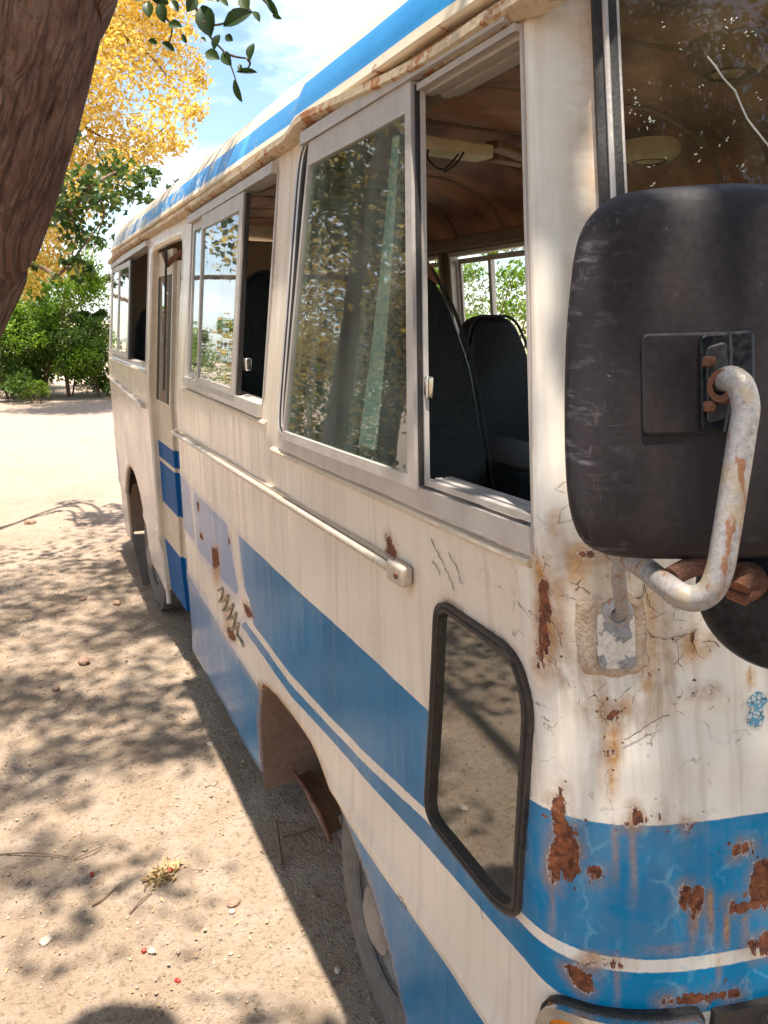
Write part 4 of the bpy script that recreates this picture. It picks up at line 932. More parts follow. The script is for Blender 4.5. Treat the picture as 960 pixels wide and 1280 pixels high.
cracks('paint_crack',[cc_((10,185),(80,225),(125,260),(122,330)),cc_((285,185),(240,220),(205,280),(225,330),(270,360)),cc_((140,250),(165,290)),cc_((120,330),(155,330),(160,360)),cc_((105,460),(150,490),(165,570)),cc_((440,495),(490,480)),cc_((455,500),(520,525),(560,535),(640,520),(685,495)),cc_((640,520),(580,555)),cc_((590,460),(640,465)),cc_((500,460),(565,428)),cc_((490,580),(500,640)),cc_((430,720),(380,765)),cc_((430,755),(442,788)),cc_((110,615),(150,655)),cc_((590,635),(635,585)),cc_((480,330),(500,410),(540,440)),cc_((230,760),(225,790)),cc_((590,460),(600,420)),cc_((330,700),(300,740)),[(600,1120),(604,1150)],[(432,1030),(446,1062),(452,1080)],[(496,1118),(512,1140)],[(560,1215),(561,1250)]],.0009,M_CRACK)
cracks('paint_crack',[cc_((405,372),(440,378),(470,370),(485,318)),cc_((280,370),(266,412),(284,402)),cc_((675,495),(668,560),(668,590)),cc_((700,550),(735,545),(770,568)),cc_((400,925),(460,890),(510,855),(580,828)),cc_((295,632),(320,625),(345,634)),[(540,672),(556,705),(570,738)],[(541,700),(552,720)],[(562,690),(580,730)],[(498,1116),(510,1136)]],.0014,M_CRACK)
mb=MB(); mb.tube(spl([on_d(838,722,.795),on_d(856,712,.805),on_d(880,704,.82),on_d(910,698,.84)],5),[.011]*11+[.010]*5,14); mb.build('mirror_brace',M_RUST,arm)
# round convex mirror below, seen from behind
cR=on_d(979,736,.86); fw=Vector((cR-CAM)); fw=Vector(ray(1060,690)).normalized(); Q=(-fw).to_track_quat('Z','Y').to_matrix().to_4x4()
mb=MB(); mb.lathe([(.0,.030),(.03,.028),(.055,.022),(.078,.012),(.090,.0),(.0935,-.008),(.092,-.014),(.085,-.015),(0,-.015)],Matrix.Translation(cR)@Q,64); rmir=mb.build('round_mirror',M_BLACKDISC,bus); rmir['label']='small round convex mirror with a black back under the big mirror'
cB=on_d(930,728,.83)
mb=MB(); mb.lathe([(0,.010),(.010,.009),(.013,.0),(.020,-.004),(.022,-.010),(.022,-.03)],Matrix.Translation(cB)@Q,18); mb.build('clamp',M_RUST,rmir)
mb=MB(); mb.tube([on_d(935,712,.822),on_d(925,735,.815)],[.008,.011],10); mb.tube([on_d(912,742,.835),on_d(930,750,.82),on_d(948,738,.825)],[.006,.007,.006],10); mb.build('clamp_bolt',M_RUST,rmir)
# sticker on the front panel
M_BADGE=simple('tarnished_badge',(.60,.52,.38),(.10,.08,.06),60,.35,.6,.2)
def sticker():
    c=[(938,870),(946,864),(956,866),(959,876),(952,884),(955,896),(952,906),(943,909),(935,905),(934,896),(940,886),(933,880)]
    o=slab('sticker',ats(*c),.0012,.0,M_STICK,bus,step=.004); o['label']='worn blue and white patterned sticker on the front panel'
def stick_mat():
    b=NB('blue_white_sticker'); o=b.obj(); v=b.voro(o,120,'DISTANCE_TO_EDGE').outputs[0]; n=b.noise(o,130,4)
    c=b.mix(b.rng(v,.05,.12),(.03,.12,.20),(.50,.54,.52)); c=b.mix(b.rng(n,.52,.6),c,(.08,.30,.42)); return b.out(b.pbsdf(c,.5))
M_STICK=stick_mat(); sticker()
# old metal script badge on the lower side panel, ahead of the door
mb=MB(); bp=[(274,738),(280,735),(279,746),(275,752),(283,749),(287,744),(284,757),(280,763),(289,760),(293,755),(289,769),(285,774),(294,771),(297,766),(294,781),(291,787),(298,783),(300,779),(298,793),(303,800),(306,808)]
mb.tube([smap(np.array([at(x,y)]),.006)[0] for x,y in _spline(np.array(bp,float),4)],.0048,8); bdg=mb.build('badge',M_BADGE,bus); bdg['label']='tarnished looping metal badge low on the side ahead of the door'
# ---- interior
def ceiling():
    ys=np.arange(1.12,6.3,.08); c=np.stack([BX+(RS[:,0]-BX)*.955,RS[:,1]-.055],1); c[:,1]=np.minimum(c[:,1],2.575); prof=np.concatenate([c,np.stack([2*BX-c[::-1][1:,0],c[::-1][1:,1]],1)])
    V=[];n=len(prof)
    for y in ys:
        sag=.028*math.sin(((y-1.3)%.5)/.5*math.pi)
        k=np.clip((1.45-y)/.33,0,1)*.6
        for (x,z) in prof: V.append((x,y,2.29+(z-2.29)*(1-.72*k*k)-sag*np.clip((z-2.3)/.2,0,1)+mnoise.noise((x*2.5,y*2.5,.9))*.012*np.clip((z-2.3)/.1,0,1)))
    F=[(i*n+j,(i+1)*n+j,(i+1)*n+j+1,i*n+j+1) for i in range(len(ys)-1) for j in range(n-1)]
    o=mesh_obj('ceiling',V,F,M_WOOD,bus); s=o.modifiers.new('thickness','SOLIDIFY'); s.thickness=.006
    for y in np.arange(1.3,6.2,.5):
        mb=MB(); mb.tube([(x,y,z-.004) for x,z in prof],.011,6); mb.build('ceiling_rib',M_LINING if int(y*2)%2 else M_FIXTD,o)
    return o
M_FIXTD=simple('dull_brown_trim',(.30,.20,.12),(.22,.14,.08),10,.5)
ceil=ceiling()
for far in (False,True):
    s=-1 if far else 1
    x=2*BX-.80 if far else .80
    mb=MB(); mb.box((x+ (.0),3.7,2.29),(.05,5.1,.07),bev=.012); mb.build('cant_rail',M_LINING,bus)
def lampbox(c,d,rz):
    mb=MB(); mb.box(c,d,Matrix.Rotation(rz,3,'Z'),bev=.012); o=mb.build('ceiling_lamp',M_FIXT,bus)
    mb=MB(); w=d[0]*.35
    mb.tube(spl([c+np.array([-w,-.05,-.01]),c+np.array([-w-.02,-.08,-.06]),c+np.array([-w*.6,-.07,-.09]),c+np.array([0,-.06,-.03])],6),.004,6)
    mb.tube(spl([c+np.array([w*.2,-.06,-.02]),c+np.array([-w*.2,-.08,-.07]),c+np.array([-w*.6,-.08,-.10])],6),.004,6); mb.build('loose_wire',M_RUBBER,o)
    return o
lampbox(on_z(563,186,2.47),(.34,.11,.05),.12)
mb=MB(); c=on_z(640,190,2.50); mb.box(c,(.34,.06,.03),Matrix.Rotation(.5,3,'Z'),bev=.008); mb.box(c+np.array([.05,.10,-.01]),(.2,.05,.03),Matrix.Rotation(.3,3,'Z'),bev=.008); mb.build('ceiling_bracket',M_FIXTD,bus)
def vent(px,py,z,r,m):
    c=on_z(px,py,z); mb=MB(); mb.lathe([(r,.05),(r,.02),(r*.95,.005),(r*.75,-.012),(r*.62,-.02),(r*.58,-.012),(r*.4,-.012),(r*.38,-.018),(r*.2,-.014),(0,-.014)],Matrix.Translation(c),40); o=mb.build('ceiling_vent',m,bus)
    mb=MB(); mb.lathe([(r*.50,-.016),(r*.53,-.022),(r*.56,-.016)],Matrix.Translation(c),32); mb.build('vent_ring',M_DARK,o); return o
vent(812,196,2.46,.12,M_FIXT); vent(912,82,2.43,.10,M_FIXTD)
mb=MB(); a_,b_=on_z(650,-0,2.52),on_z(700,100,2.5)
def seat(x,y,top,base,rec,w=.46,torn=False):
    s=MB(); out_=[]
    H=top-base
    prof=[(-.5,0),(.5,0),(.50,.55),(.44,.80),(.33,.95),(.22,1.0),(-.22,1.0),(-.33,.95),(-.44,.80),(-.50,.55)]
    q=rounded(np.array([(a*w,b*H) for a,b in prof]),.05,4); n=len(q); V=[];F=[]
    lay=[(-.0,.92),(-.018,.98),(-.05,1.0),(-.085,.98),(-.105,.90)]
    for (d,sc_) in lay:
        for (a,b) in q:
            aa=a*sc_; bb=H*.45+(b-H*.45)*sc_; V.append((x+aa,y+bb*math.tan(rec)-d-.05*math.sin(bb/H*3.1)*.6,base+bb))
    for i in range(len(lay)-1):
        for k in range(n): F.append((i*n+k,i*n+(k+1)%n,(i+1)*n+(k+1)%n,(i+1)*n+k))
    F+=[tuple(range(n))[::-1],tuple((len(lay)-1)*n+k for k in range(n))]
    o=mesh_obj('seat',V,F,M_VINYL,bus); auto_smooth(o,45)
    c=MB(); c.box((x,y-.20,base-.02),(w,.46,.13),bev=.035); c.build('cushion',M_VINYL,o)
    for sx in (-.18,.18):
        for sy in (-.36,-.02): f=MB(); f.tube([(x+sx,y+sy,base-.08),(x+sx,y+sy,.88)],.014,8); f.build('leg',M_DARK,o)
    pp=MB(); ring_=[(x+a,y+b*math.tan(rec)+.002-.05*math.sin(b/H*3.1)*.6,base+b) for a,b in q]; pp.tube(ring_,.006,6,closed=True); pp.build('piping',M_RUBBER,o)
    if torn:
        t=MB(); k=[(a*w*1.01,b*H*1.004) for a,b in ((-.45,.82),(-.33,.955),(-.22,1.005),(.22,1.005),(.33,.955),(.42,.86),(.36,.86),(.2,.93),(.05,.90),(-.15,.93),(-.3,.86))]
        VV=[(x+a,y+b*math.tan(rec)+dd,base+b) for dd in (-.012,.112) for a,b in k]; m=len(k)
        t.add(VV,[tuple(range(m)),tuple(range(2*m-1,m-1,-1))]+[(i,m+i,m+(i+1)%m,(i+1)%m) for i in range(m)]); tt=t.build('torn_cover',M_TORN,o)
    return o
s1=seat(1.02,1.86,2.05,1.30,math.radians(24),.47,True); s1['label']='front passenger seat with its torn top showing brown'
seat(1.02,2.95,2.03,1.22,math.radians(12),.46); seat(1.02,5.10,1.93,1.2,math.radians(10),.46); seat(1.02,5.75,1.93,1.2,math.radians(10),.46)
p2=on_d(631,470,3.05); seat(p2[0],p2[1],1.855,1.20,math.radians(8),.34)
seat(2.28,4.3,1.80,1.15,math.radians(8),.44); seat(2.28,5.2,1.80,1.15,math.radians(8),.44)
mb=MB(); cc=on_d(652,600,2.35); mb.box((cc[0]+.06,cc[1]+.15,1.15),(.34,.60,.56),bev=.03); eng=mb.build('engine_cover',M_VINYL,bus)
mb=MB(); mb.tube([(2.1,1.15,1.35),(2.1,1.32,1.22)],.02); 
mb.tube([(2.1+.2*math.cos(a),1.14+.08*math.sin(a),1.37+.18*math.sin(a)) for a in np.linspace(0,2*math.pi,32,endpoint=False)],.014,8,closed=True); mb.build('steering_wheel',M_RUBBER,bus)
mb=MB(); mb.box((BX,1.02,1.28),(1.66,.30,.34),bev=.05); mb.build('dashboard',M_DARK,bus)
adopt()
# ================================================================ vegetation
def leaf_object(name,C,size,m,parent=None,long=1.7,up=None,fold=.25,rs=None):
    """many individual leaves, each a folded four-sided blade"""
    rs=rs or RNG; n=len(C); C=np.asarray(C,float); size=np.broadcast_to(np.asarray(size,float),(n,))*rs.uniform(.65,1.25,n)
    a=rs.normal(size=(n,3)); a/=np.linalg.norm(a,axis=1)[:,None]
    nr=rs.normal(size=(n,3)); 
    if up is not None: nr=nr*.75+np.array([0,0,up])
    nr-=a*np.sum(a*nr,1)[:,None]; nr/=np.linalg.norm(nr,axis=1)[:,None]+1e-9
    b=np.cross(nr,a); s=size[:,None]; w=s/long
    V=np.stack([C-a*s*.5,C+b*w*.5-a*s*.06+nr*w*fold,C+a*s*.5-nr*s*.06,C-b*w*.5-a*s*.06+nr*w*fold],1).reshape(-1,3)
    me=bpy.data.meshes.new(name); me.vertices.add(4*n); me.vertices.foreach_set('co',V.astype(np.float32).ravel())
    tri=np.array([0,1,2,0,2,3]); idx=(np.arange(n)[:,None]*4+tri[None]).astype(np.int32).ravel()
    me.loops.add(6*n); me.loops.foreach_set('vertex_index',idx); me.polygons.add(2*n); me.polygons.foreach_set('loop_start',np.arange(0,6*n,3,dtype=np.int32)); me.polygons.foreach_set('loop_total',np.full(2*n,3,np.int32)); me.update(calc_edges=True); me.validate()
    t=me.attributes.new('tint','FLOAT','POINT'); t.data.foreach_set('value',np.repeat(rs.random(n),4).astype(np.float32))
    me.materials.append(m); o=bpy.data.objects.new(name,me); return link(o,parent)
def clumps(centres,rad,per,rs=None,shell=.5):
    rs=rs or RNG; out=[]
    for c,r,k in zip(centres,np.broadcast_to(rad,(len(centres),)),np.broadcast_to(per,(len(centres),))):
        d=rs.normal(size=(int(k),3)); d/=np.linalg.norm(d,axis=1)[:,None]; q=rs.random(int(k))[:,None]**shell
        out.append(np.asarray(c)+d*q*r*np.array([1,1,.8]))
    return np.concatenate(out)
def limb(mb,pts,r0,r1,n=10,wob=.0):
    P_=_spline(np.array(pts,float),6); 
    if wob: P_=P_+RNG.normal(size=P_.shape)*wob
    mb.tube(P_,np.linspace(r0,r1,len(P_)),n)
# ---- the big leaning tree beside the camera
tree=empty('leaning_tree',(-.78,1.02,0)); tag(tree,'big rough barked tree leaning over the left edge, close to the camera','tree')
TINV=Matrix.Translation((.78,-1.02,0))
def trunk():
    # right edge of the trunk runs (140,0) -> (100,150) -> (48,300) -> (0,395) in the photograph, about 1.7 m away
    right=RC@np.array([1,0,0]); fwd=RC@np.array([0,0,1]); pts=[np.array((-.86,.98,-.05)),np.array((-.80,1.0,.4)),np.array((-.68,1.02,.95))]
    for (x,y) in ((0,395),(48,298),(100,150),(139,0),(158,-110)):
        e=on_d(x,y,1.12); dirn=Vector((.30,-.954)); off=(right*.954-(RC@np.array([0,1,0]))*.30)*.198; pts.append(e-off+fwd*.04)
    pts+=[pts[-1]+np.array([-.10,-.06,.45]),pts[-1]+np.array([-.42,-.42,1.1])]
    C_=_spline(np.array(pts),10); n=56; m=len(C_); V=[];F=[];UVv=[]
    T=np.gradient(C_,axis=0); T/=np.linalg.norm(T,axis=1)[:,None]; sl=np.concatenate([[0],np.cumsum(np.linalg.norm(np.diff(C_,axis=0),axis=1))])
    for i in range(m):
        t=Vector(T[i]); a=Vector((1,0,0)); a=(a-t*a.dot(t)).normalized(); b=t.cross(a)
        r=np.interp(sl[i],[0,.4,1.5,3.0,4.5],[.27,.21,.165,.155,.12])
        for k in range(n):
            th=2*math.pi*k/n; d=a*math.cos(th)+b*math.sin(th)
            q=(math.cos(th)*1.2,math.sin(th)*1.2,sl[i]*.8); w=1+.07*mnoise.noise((q[0],q[1],q[2]))+.035*mnoise.noise((q[0]*3,q[1]*3,q[2]*2.4))
            w+=.03*abs(mnoise.noise((math.cos(th)*5,math.sin(th)*5,sl[i]*1.3)))
            V.append(Vector(C_[i])+d*r*w); UVv.append((th/(2*math.pi)*1.5,sl[i]))
    for i in range(m-1):
        for k in range(n): F.append((i*n+k,i*n+(k+1)%n,(i+1)*n+(k+1)%n,(i+1)*n+k))
    o=mesh_obj('trunk',V,F,M_BARK,tree); uv=o.data.uv_layers.new(name='bark'); 
    for p in o.data.polygons:
        ks=[o.data.loops[l].vertex_index%n for l in p.loop_indices]
        for l in p.loop_indices:
            v=o.data.loops[l].vertex_index; u_,v_=UVv[v]
            if n-1 in ks and v%n==0: u_+=1.5
            uv.data[l].uv=(u_,v_)
    return C_
TC=trunk(); top=TC[-1]
mb=MB()
limbs=[[top,(-.3,1.2,3.9),(-1.0,.4,4.6),(-1.8,-.6,5.0)],[top,(-.5,2.2,4.1),(-.6,3.4,4.7),(-.5,4.8,5.0),(-.5,6.0,5.1)],[top,(.5,.9,4.4),(1.2,.2,4.8),(1.8,-.7,5.0)],[top,(-1.0,2.2,3.8),(-2.0,3.2,4.4),(-2.8,4.6,4.7)],[top,(.1,1.0,5.0),(.1,.4,5.8)],[top,(-.9,1.5,4.0),(-2.2,1.4,4.5),(-3.4,1.2,4.6)]]
for l in limbs: limb(mb,l,.055,.012)
mb.build('limb',M_TWIG,tree)
# crown: clusters laid out over the yard, dense where the yard is shaded, open where it is sunlit
def density(x,y):
    d=.52
    if y>6.2: d=0
    elif y>4.4: d=.95
    elif y>3.0: d=.92
    elif y>1.85: d=.22 if x>-.9 else .6
    else: d=.50
    if x>.72: d*=.10 if y>1.5 else .8
    if y<1.3: d=.55
    if -.5<x<.72 and 4.9<y<6.0 : d=.7
    return d
cc=[];rr_=[]
rs=np.random.default_rng(11)
for _ in range(1250):
    x,y=rs.uniform(-3.6,2.6),rs.uniform(-2.6,6.3); z=rs.uniform(3.7,5.6) if y<4 else rs.uniform(4.2,5.6)
    # where this cluster throws its shadow
    sx,sy=x-SUNV.x/SUNV.z*z,y-SUNV.y/SUNV.z*z
    if rs.random()<density(sx,sy)*.62: cc.append((x,y,z)); rr_.append(rs.uniform(.20,.42))
LC=clumps(cc,np.array(rr_),85,rs); crown=leaf_object('crown',LC,.080,M_LEAF_DARK,tree,1.5,up=1.0,rs=rs)
# twigs and large leaves that hang into the top of the picture
NEAR=1.35
mb=MB()
tw=[[(470,-30),(505,55),(530,98),(560,130),(580,172),(596,222)],[(560,132),(590,142),(618,146)],[(505,55),(545,62),(592,45)],[(618,146),(625,160),(615,178)],[(640,-20),(668,10),(690,38)],[(380,-20),(405,30),(430,70),(420,112)],[(590,-30),(610,5),(636,38)]]
for t in tw: limb(mb,[on_d(x/2,y/2,NEAR+.01*i) for i,(x,y) in enumerate(t)],.0028,.0012,6)
mb.build('twig',M_TWIG,tree)
def big_leaf(mb,x,y,L_,ang,wd,d=NEAR,face=.25,rs=random):
    """x,y in half-pixels of the upper left; L_ length px, ang degrees from +x"""
    c=on_d(x/2,y/2,d); s=L_/2/FPX*d; right=Vector(RC@np.array([1,0,0])); upv=Vector(RC@np.array([0,1,0])); fw_=Vector(RC@np.array([0,0,1]))
    a=right*math.cos(math.radians(ang))+upv*math.sin(math.radians(ang)); a=(a+fw_*rs.uniform(-.3,.3)).normalized(); b=(right*-math.sin(math.radians(ang))+upv*math.cos(math.radians(ang))); b=(b+fw_*rs.uniform(-face,face)*2).normalized(); nr=a.cross(b)
    prof=[(-.5,0),(-.38,.42),(-.2,.86),(0,1.0),(.2,.84),(.36,.5),(.5,0)]; V=[];F=[]
    for t,w in prof:
        for k in (-1,-.5,0,.5,1): V.append(Vector(c)+a*(t*s)+b*(k*w*s*wd*.5)+nr*(abs(k)*w*s*.10-t*t*s*.25))
    for i in range(len(prof)-1):
        for k in range(4): F.append((i*5+k,i*5+k+1,(i+1)*5+k+1,(i+1)*5+k))
    mb.add(V,F)
mb=MB()
for l in [(515,50,84,-75,.62),(592,46,84,15,.5),(530,138,50,-35,.6),(566,146,52,-60,.55),(541,104,42,70,.6),(572,95,28,-40,.7),(628,128,48,80,.55),(617,179,54,0,.28),(594,227,56,-70,.35),(680,18,60,-55,.32),(692,42,30,-30,.4),(641,40,36,-60,.5),(437,63,42,-20,.6),(405,30,52,-80,.6),(480,8,50,60,.6),(612,6,56,-70,.6),(420,116,38,-30,.55),(370,22,48,-80,.6),(382,104,26,-20,.6),(350,-4,40,10,.6),(436,14,40,-60,.6),(556,2,40,-40,.5),(460,96,26,-60,.5),(395,-10,60,-30,.6),(520,-8,60,-20,.6),(600,170,26,-80,.5),(508,98,22,-50,.5)]: big_leaf(mb,*l)
hl=mb.build('hanging_leaf_spray',M_LEAF_DARK,tree); t=hl.data.attributes.new('tint','FLOAT','POINT'); t.data.foreach_set('value',np.repeat(np.random.default_rng(3).random(27),35).astype(np.float32))
for o in tree.children: o.matrix_parent_inverse=TINV

def make_tree(name,label,base,trunk_pts,limb_list,crowns,group=None,cat='tree'):
    t=empty(name,base); tag(t,label,cat,group); inv=Matrix.Translation(-Vector(base))
    if trunk_pts is not None:
        mb=MB(); limb(mb,trunk_pts[0],trunk_pts[1],trunk_pts[2],12); mb.build('trunk',M_TWIG,t)
    if limb_list:
        mb=MB()
        for l,a,b in limb_list: limb(mb,l,a,b,6)
        mb.build('limb',M_TWIG,t)
    for (nm,C,s,m,lg) in crowns: leaf_object(nm,C,s,m,t,lg,up=.5)
    for o in t.children: o.matrix_parent_inverse=inv
    return t
# ---- yellow tree, between the trunk and the bus
DY=15.0
px=[(175,60,60),(215,40,40),(150,20,70),(120,90,80),(225,120,38),(238,80,26),(205,160,40),(165,190,42),(125,170,70),(95,60,80),(60,130,90),(60,220,60),(95,245,38),(60,300,45),(30,330,40),(100,215,45),(140,225,26),(250,100,14),(180,0,80),(110,-40,110),(200,-50,70),(40,30,90),(190,185,24),(245,140,14),(215,180,16),(60,330,30),(80,290,34),(50,270,40),(85,330,22),(110,255,26),(35,360,22),(150,205,30)]
Cc=[on_d(x,y,DY+RNG.uniform(-1,1.2)) for x,y,r in px]; Rr=[r/FPX*DY for x,y,r in px]
pts_=clumps(Cc,np.array(Rr),np.array([min(1500,max(120,int(r*r*.24))) for *_,r in px]),shell=.42)
yb=on_d(20,330,DY); yb=np.array([yb[0]-2.2,yb[1],0])
ybr=[([ (yb[0],yb[1],2.8),Cc[9],Cc[0],Cc[4]],.06,.012),([(yb[0],yb[1],2.4),Cc[14],Cc[11],Cc[12]],.05,.01),([Cc[10],Cc[8],Cc[7],Cc[6]],.04,.01),([Cc[8],Cc[15],Cc[16]],.03,.006),([(yb[0],yb[1],3.4),Cc[21],Cc[2],Cc[1]],.06,.01)]
make_tree('yellow_tree','yellow leaved tree glowing in the sun behind the leaning trunk',tuple(yb),([tuple(yb),(yb[0]-.05,yb[1],1.2),(yb[0]+.05,yb[1],2.6),(yb[0]+.1,yb[1],4.6)],.2,.09),ybr,[('crown',pts_,.115,M_LEAF_YEL,1.9)])
# ---- green hanging branches below the yellow crown
DG=6.6
px=[(150,215,34),(175,232,26),(110,235,36),(80,255,34),(185,250,18),(95,290,28),(120,300,24),(90,325,20),(110,335,16),(60,268,30),(130,262,26),(70,345,10),(40,330,12),(150,245,18),(225,235,14),(215,240,9),(190,215,14),(100,350,9)]
Cc=[on_d(x,y,DG+RNG.uniform(-.3,.4)) for x,y,r in px]; Rr=[r/FPX*DG for *_,r in px]
pts_=clumps(Cc,np.array(Rr),np.array([max(10,int(r*r*.10)) for *_,r in px]),shell=.55)
gb=(-1.3,6.4,0)
gl=[([(-1.25,6.4,3.6),(-.8,6.5,3.55),Cc[9],Cc[2],Cc[0],Cc[1]],.035,.006),([Cc[9],Cc[3],Cc[5],Cc[7],Cc[17]],.014,.003),([Cc[2],Cc[10],Cc[6],Cc[8]],.012,.003),([(-1.2,6.4,2.6),Cc[12],Cc[11],on_d(110,300,DG),Cc[13]],.025,.004)]
hi=[(-1.9+RNG.normal()*.8,6.4+RNG.normal()*.7,4.6+RNG.normal()*.8) for _ in range(36)]
make_tree('poplar','dark green leafy tree whose branches hang below the yellow crown',gb,([gb,(-1.35,6.4,1.5),(-1.3,6.4,3.0),(-1.5,6.4,5.2)],.13,.06),gl,[('foliage',pts_,.075,M_LEAF_MID,1.5),('crown',clumps(hi,.55,170),.085,M_LEAF_DARK,1.5)])
# ---- bushes round the yard
def bush(label,x,y,h,w,m,n,leaf=.09,lg=2.2,name='bush',seed=0,spread=1.0,stems=5,m2=None):
    rs=np.random.default_rng(seed+int(abs(x*31+y*17)*10)); base=(x,y,0); t=empty(name,base); tag(t,label,'bush','bushes round the yard')
    C=[];R_=[]
    for _ in range(int(12*spread)+6):
        zz=h*rs.uniform(.08,.95); ww=w*.5*math.sqrt(max(.05,1-((zz/h-.35)/.72)**2)); a=rs.uniform(0,6.28); q=rs.uniform(.3,1)
        C.append((x+ww*q*math.cos(a),y+ww*q*math.sin(a),zz)); R_.append(w*rs.uniform(.12,.24))
    for _ in range(7):
        a=rs.uniform(0,6.28); C.append((x+w*.25*math.cos(a),y+w*.25*math.sin(a),h*rs.uniform(.9,1.05))); R_.append(w*rs.uniform(.05,.11))
    L_=clumps(C,np.array(R_),n//len(C),rs,.45); L_=L_[L_[:,2]>.02]
    leaf_object('foliage',L_,leaf,m,t,lg,up=.4,rs=rs)
    if m2: leaf_object('new_growth',clumps([(c[0],c[1]-w*.12,c[2]+.1) for c in C if c[2]>h*.55] or [C[0]],w*.14,n//60,rs,.6),leaf,m2,t,lg,up=.6,rs=rs)
    mb=MB()
    for k in range(stems):
        a=rs.uniform(0,6.28); limb(mb,[(x+.1*math.cos(a),y+.1*math.sin(a),0),(x+w*.15*math.cos(a),y+w*.15*math.sin(a),h*.4),(x+w*.35*math.cos(a+.3),y+w*.35*math.sin(a+.3),h*.85)],.025,.006,5)
    mb.build('stem',M_TWIG,t)
    for o in t.children: o.matrix_parent_inverse=Matrix.Translation((-x,-y,0))
    return t
def gx(px,y): return on_z(px,500,0)[0]*1.0+(px-60)/960*y*.95
B=[('tall bright green bush with lime tips beside the rear of the bus',on_d(85,480,19.0),3.0,2.7,M_LEAF_LIME,15000,.10,2.6,M_LEAF_LIME),
('low dark green bush at the left edge under the leaning trunk',on_d(12,490,18.4),1.7,2.6,M_LEAF_DEEP,10000,.09,2.2,M_LEAF_LIME),
('pale olive scrub behind the low dark bush at the left edge',on_d(18,480,20.5),2.5,3.2,M_LEAF_OLIVE,9000,.09,3,None),
('dark green bush directly behind the rear corner of the bus',on_d(128,490,18.8),1.9,2.0,M_LEAF_DEEP,9000,.09,2.2,None),
('small yellow green tuft at the foot of the tall bright bush',on_d(45,497,17.6),.45,.7,M_LEAF_LIME,900,.07,3,None),
('dark leafy bush filling the gap between the low dark bush and the tall bright one',on_d(52,492,18.9),2.1,2.0,M_LEAF_DEEP,9000,.09,2.2,M_LEAF_LIME),
('thin grey green bush rising behind the bus rear corner',on_d(128,480,22),3.0,2.8,M_LEAF_OLIVE,6000,.09,2.4,None)]
for i,(lb,p,h,w,m,n,lf,lg,m2) in enumerate(B): bush(lb,p[0],p[1],h,w,m,n,lf,lg,seed=i,m2=m2)
# behind the far side of the bus (seen through its windows)
for i,(lb,x,y,h,w,m,n) in enumerate([('feathery green bush seen through the far windows behind the front seat',9.6,15.6,3.6,3.6,M_LEAF_OLIVE,3600),('leafy bright bush at the right end of the view through the bus',6.2,9.6,2.75,2.8,M_LEAF_LIME,3600),('tall green bush left of the feathery one beyond the bus',7.6,16.8,3.0,3.4,M_LEAF_LIME,3600),('dark bush beyond the bus, level with its rear door',5.2,16.5,2.6,3.2,M_LEAF_DEEP,5000),('olive bush beyond the front end of the bus',8.5,5.2,2.6,3.2,M_LEAF_OLIVE,5000)]): bush(lb,x,y,h,w,m,n,.11,2.4,seed=40+i)
# left of the camera: mirrored in the bus windows
for i,(lb,x,y,h,w,m,n) in enumerate([('broad green bush left of the yard, mirrored in the middle window',-4.2,14.5,2.3,3.6,M_LEAF_DEEP,6000),('olive bush left of the yard beside the broad green one',-7.0,11.0,2.4,3.6,M_LEAF_OLIVE,5000),('bright bush in the left back corner of the yard',-2.6,18.6,2.4,3.0,M_LEAF_LIME,5000),('deep green bush nearest on the left of the yard',-6.5,6.0,2.6,3.4,M_LEAF_DEEP,5000)]): bush(lb,x,y,h,w,m,n,.11,2.2,seed=70+i)
hi=[(min(-1.0,-2.5+RNG.normal()*.9),7.6+RNG.normal()*1.7,2.9+RNG.normal()*1.1) for _ in range(130)]
make_tree('yellow_tree','spreading yellow brown tree standing left of the yard, mirrored in the front window',(-2.9,8.2,0),([(-2.9,8.2,0),(-2.8,8.2,1.4),(-2.9,8.2,3.0),(-2.7,8.0,4.6)],.16,.06),[([(-2.85,8.2,1.8),(-2.2,7.6,2.6),(-1.7,7.2,3.2)],.06,.02),([(-2.85,8.2,1.8),(-3.4,8.8,2.6),(-3.8,9.2,3.6)],.06,.02)],[('crown',clumps(hi,.6,210),.075,M_LEAF_YEL,1.7),('inner_crown',clumps(hi[::2],.6,240),.075,M_LEAF_DARK,1.6)])
hi=[(2.5+RNG.normal()*1.7,-4.3+RNG.normal()*.9,6.0+RNG.normal()*1.3) for _ in range(150)]+[(.6+RNG.normal()*2.4,-6+RNG.normal()*1.0,3.2+RNG.normal()*1.2) for _ in range(60)]
make_tree('shade_tree','dense dark tree standing behind the camera, mirrored in the windscreen',(.4,-5.6,0),([(.4,-5.6,0),(.5,-5.5,1.4),(.7,-5.4,3.0),(1.9,-4.6,6.0)],.22,.08),[([(.45,-5.5,2.4),(1.6,-5.0,3.6),(2.4,-4.8,4.4)],.08,.02),([(.45,-5.5,2.2),(-.8,-5.2,3.4),(-1.8,-5.2,4.4)],.08,.02)],[('crown',clumps(hi,.85,190),.14,M_LEAF_DARK,1.6)])
